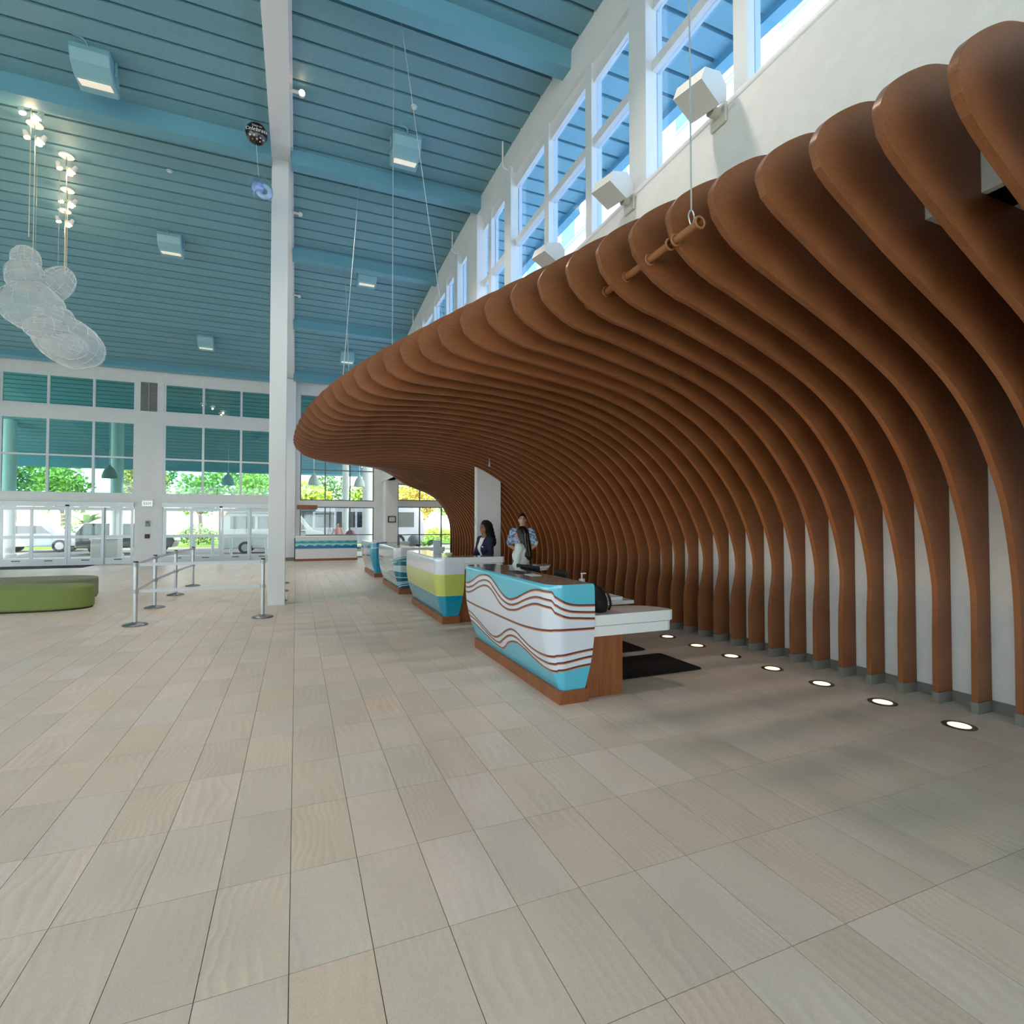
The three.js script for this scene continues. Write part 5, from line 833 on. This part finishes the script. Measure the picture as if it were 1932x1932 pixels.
{ // vehicles and street furniture
  const tyre = mat(0x17181a, 0.8), rim = mat(0xa9adb0, 0.3, { metalness: 0.7 }), gl = phys(0x26343c, 0.05, { clearcoat: 1 });
  const vehicle = (name, l, cat, x, d, turn, c, L, W, side, glass, wheels, r) => {
    const g = thing(name, l, cat, [x, -0.12, -d], undefined, turn);
    const b = new THREE.ExtrudeGeometry(shapeOf(side), { depth: W - 0.12, bevelEnabled: true, bevelThickness: 0.06, bevelSize: 0.05, bevelSegments: 3 }); b.translate(-L / 2, 0, -W / 2 + 0.06); mesh('body', b, phys(c, 0.25, { clearcoat: 1 }), g);
    for (const q of glass) { const w = new THREE.ExtrudeGeometry(shapeOf(q), { depth: W + 0.015, bevelEnabled: false }); w.translate(-L / 2, 0, -W / 2 - 0.0075); mesh('side_window', w, gl, g); }
    for (const wx of wheels) for (const s of [1, -1]) { const t = cyl(r, r, 0.24, 0, 0, 0, 28); t.rotateX(Math.PI / 2); t.translate(wx - L / 2, r, s * (W / 2 - 0.06)); const o = mesh('wheel', t, tyre, g); const h = cyl(r * 0.6, r * 0.6, 0.02, 0, 0, 0, 20); h.rotateX(Math.PI / 2); h.translate(wx - L / 2, r, s * (W / 2 + 0.07)); mesh('hub', h, rim, o); }
    for (const s of [1, -1]) mesh('headlamp', rbox(0.08, 0.14, 0.3, 0.03, L / 2 - 0.02, 0.75, s * (W / 2 - 0.3)), mat(0xf2f2ee, 0.2), g);
  };
  const vanS = [[0, 0.35], [5.6, 0.35], [5.7, 0.8], [5.45, 1.15], [4.75, 1.35], [4.0, 2.3], [3.6, 2.5], [0.2, 2.5], [0, 2.2]];
  vehicle('passenger_van', 'white van with dark windows outside the concierge window', 'van', -1.0, 35.5, 0, 0xe8eaea, 5.7, 2.0, vanS, [[[0.3, 1.45], [1.6, 1.45], [1.6, 2.2], [0.3, 2.2]], [[1.75, 1.45], [3.0, 1.45], [3.0, 2.2], [1.75, 2.2]], [[3.15, 1.4], [4.45, 1.4], [3.85, 2.2], [3.15, 2.2]]], [1.1, 4.7], 0.36);
  const busS = [[0, 0.4], [10.6, 0.4], [10.8, 0.9], [10.7, 2.4], [10.3, 3.0], [9.6, 3.15], [0.3, 3.15], [0, 2.9]];
  const bw = []; for (let k = 0; k < 7; k++) bw.push([[0.4 + k * 1.4, 1.5], [1.65 + k * 1.4, 1.5], [1.65 + k * 1.4, 2.6], [0.4 + k * 1.4, 2.6]]);
  vehicle('coach_bus', 'long grey coach outside the far window beside the ribs', 'bus', 3.4, 40, 0, 0xb9bac6, 10.8, 2.5, busS, bw, [1.8, 8.9], 0.48);
  const suvS = [[0, 0.4], [4.6, 0.4], [4.75, 0.75], [4.6, 1.05], [3.6, 1.15], [2.9, 1.72], [0.4, 1.75], [0, 1.2]];
  const sw = [[[0.45, 1.15], [1.5, 1.15], [1.5, 1.62], [0.55, 1.62]], [[1.6, 1.15], [3.3, 1.15], [2.8, 1.62], [1.6, 1.62]]];
  vehicle('dark_suv', 'dark sport utility vehicle outside the doors behind the ottomans', 'car', -9.2, 38, 0, 0x1d2226, 4.75, 1.9, suvS, sw, [0.95, 3.75], 0.38); vehicle('dark_suv', 'dark sport utility vehicle outside the doors behind the belt barriers', 'car', -2.6, 43, Math.PI, 0x23262b, 4.75, 1.9, suvS, sw, [0.95, 3.75], 0.38);
  vehicle('silver_car', 'silver blue car parked outside beyond the facade pillar', 'car', -15, 42, 0, 0x9db4c8, 4.75, 1.9, suvS, sw, [0.95, 3.75], 0.38);
  const bin = (x, d, c, l, r = 0.27, h = 0.95) => { const g = thing('trash_bin', l, 'bin', [x, -0.02, -d]); mesh('drum', cyl(r, r * 0.92, h, 0, h / 2, 0, 28), mat(c, 0.5), g); mesh('lid', new THREE.LatheGeometry([[r * 1.05, h], [r, h + 0.1], [r * 0.7, h + 0.24], [0.08, h + 0.32], [0, h + 0.32]].map(([a, b]) => new THREE.Vector2(a, b)).reverse(), 28), mat(c, 0.5, { side: THREE.DoubleSide }), g); };
  bin(2.75, 30, 0x7e3838, 'dark red drum bin outside the concierge window', 0.28, 1.0); bin(5.9, 28.3, 0x78757e, 'grey domed bin outside the window beside the ribs', 0.34, 0.75);
  const pk = thing('kiosk', 'white and beige valet kiosk outside the sliding doors', 'kiosk', [-8.0, -0.02, -29.2]); mesh('cabinet', rbox(1.0, 0.95, 0.6, 0.03, 0, 0.475, 0), mat(0xdcd5d0, 0.5), pk); mesh('top', rbox(1.08, 0.05, 0.68, 0.02, 0, 0.98, 0), mWhite, pk);
  const um = (x, d, l) => { const g = thing('patio_umbrella', l, 'umbrella', [x, 0, -d], 'red patio umbrellas'); mesh('canopy', cyl(0.06, 1.3, 0.75, 0, 2.45, 0, 8), new THREE.MeshStandardMaterial({ color: 0xe06048, roughness: 0.8, side: THREE.DoubleSide }), g); mesh('pole', cyl(0.025, 0.025, 2.8, 0, 1.4, 0, 10), mSteel, g); };
  um(-4.6, 44.6, 'red patio umbrella outside beyond the road'); um(-1.6, 44.6, 'red patio umbrella outside beyond the road');
  for (let k = 0; k < 5; k++) { const g = thing('bollard', 'short white bollard along the kerb outside the doors', 'bollard', [-4.9 + k * 0.85, -0.02, -31.6], 'white bollards outside'); mesh('post', cyl(0.07, 0.07, 0.9, 0, 0.45, 0, 20), mWhite, g); mesh('cap', sph(0.07, 0, 0.9, 0, 1, 0.5, 1, 16), mWhite, g); }
  // woman in pink outside
  const g = thing('person', 'person in a pink dress walking outside beyond the concierge desk', 'person', [2.15, -0.02, -31]);
  const f = join(0.05, ell([0, 1.0, 0], [0.16, 0.15, 0.12]), ell([0, 1.25, 0], [0.15, 0.18, 0.1]), cap([0, 1.42, 0], [0, 1.5, 0], 0.05), ell([0, 1.6, 0.01], [0.075, 0.11, 0.09]), cap([0.18, 1.38, 0], [0.27, 1.12, 0.02], 0.045, 0.038), cap([0.27, 1.12, 0.02], [0.24, 0.92, 0.14], 0.038, 0.028), cap([-0.18, 1.38, 0], [-0.26, 1.12, 0.02], 0.045, 0.038), cap([-0.26, 1.12, 0.02], [-0.22, 0.9, 0.12], 0.038, 0.028), cap([0.09, 0.9, 0], [0.1, 0.48, 0.1], 0.08, 0.055), cap([0.1, 0.48, 0.1], [0.1, 0.07, 0.02], 0.055, 0.036), cap([-0.09, 0.9, 0], [-0.1, 0.48, -0.04], 0.08, 0.055), cap([-0.1, 0.48, -0.04], [-0.1, 0.08, -0.2], 0.055, 0.036), cap([0.1, 0.04, 0.0], [0.1, 0.03, 0.15], 0.036, 0.03), cap([-0.1, 0.05, -0.2], [-0.1, 0.03, -0.06], 0.036, 0.03));
  mesh('body', nets(f, [-0.35, -0.02, -0.32], [0.35, 1.75, 0.3], 0.018), mat(0xd19a80, 0.6), g);
  const dr = join(0.05, ell([0, 1.22, 0], [0.165, 0.2, 0.125]), cap([0, 1.1, 0], [0, 0.75, 0], 0.15, 0.24)); mesh('dress', nets((x, y, z) => Math.max(dr(x, y, z), 0.62 - y), [-0.35, 0.58, -0.35], [0.35, 1.5, 0.35], 0.018), mat(0xd98f98, 0.75), g);
  const hr2 = join(0.04, ell([0, 1.63, -0.02], [0.09, 0.115, 0.1]), cap([0, 1.6, -0.07], [0, 1.36, -0.1], 0.07, 0.05)); mesh('hair', nets((x, y, z) => Math.max(hr2(x, y, z), -ell([0, 1.58, 0.1], [0.07, 0.1, 0.08])(x, y, z)), [-0.15, 1.25, -0.2], [0.15, 1.8, 0.15], 0.012), mat(0x2a1c15, 0.6), g);
}
{ // white hotel wing seen through the clerestory
  const g = thing('hotel_wing', 'white hotel wing with curtained windows seen through the clerestory', 'building', [12, -0.3, -14]);
  const wall = mat(0xe9ecef, 0.7), blue = phys(0x7fb2e6, 0.08, { clearcoat: 0.5 }), curtain = mat(0xc8e2f2, 0.7), trim = mat(0xf4f6f8, 0.5);
  mesh('wall', box(0, 6, 0, 34, -26, 30), wall, g);
  for (let fl = 0; fl < 9; fl++) for (let k = 0; k < 12; k++) {
    const y = 2.2 + fl * 3.3, z = 22 - k * 4.2;
    if (y < 5 && fl) continue; if (fl < 2) continue;
    const w = mesh('window_frame', box(-0.06, 0.02, y - 0.08, y + 1.88, z - 1.38, z + 1.38), trim, g);
    mesh('pane', box(-0.075, -0.062, y, y + 1.8, z - 1.3, z - 0.02), blue, w); mesh('curtain', box(-0.08, -0.062, y, y + 1.8, z + 0.02, z + 1.3), curtain, w);
  }
  for (let fl = 1; fl < 10; fl++) mesh('floor_band', box(-0.05, 0, fl * 3.3 + 1.35, fl * 3.3 + 1.6, -26, 30), mat(0xd3dde6, 0.7), g);
}
renderer.render(scene, camera);
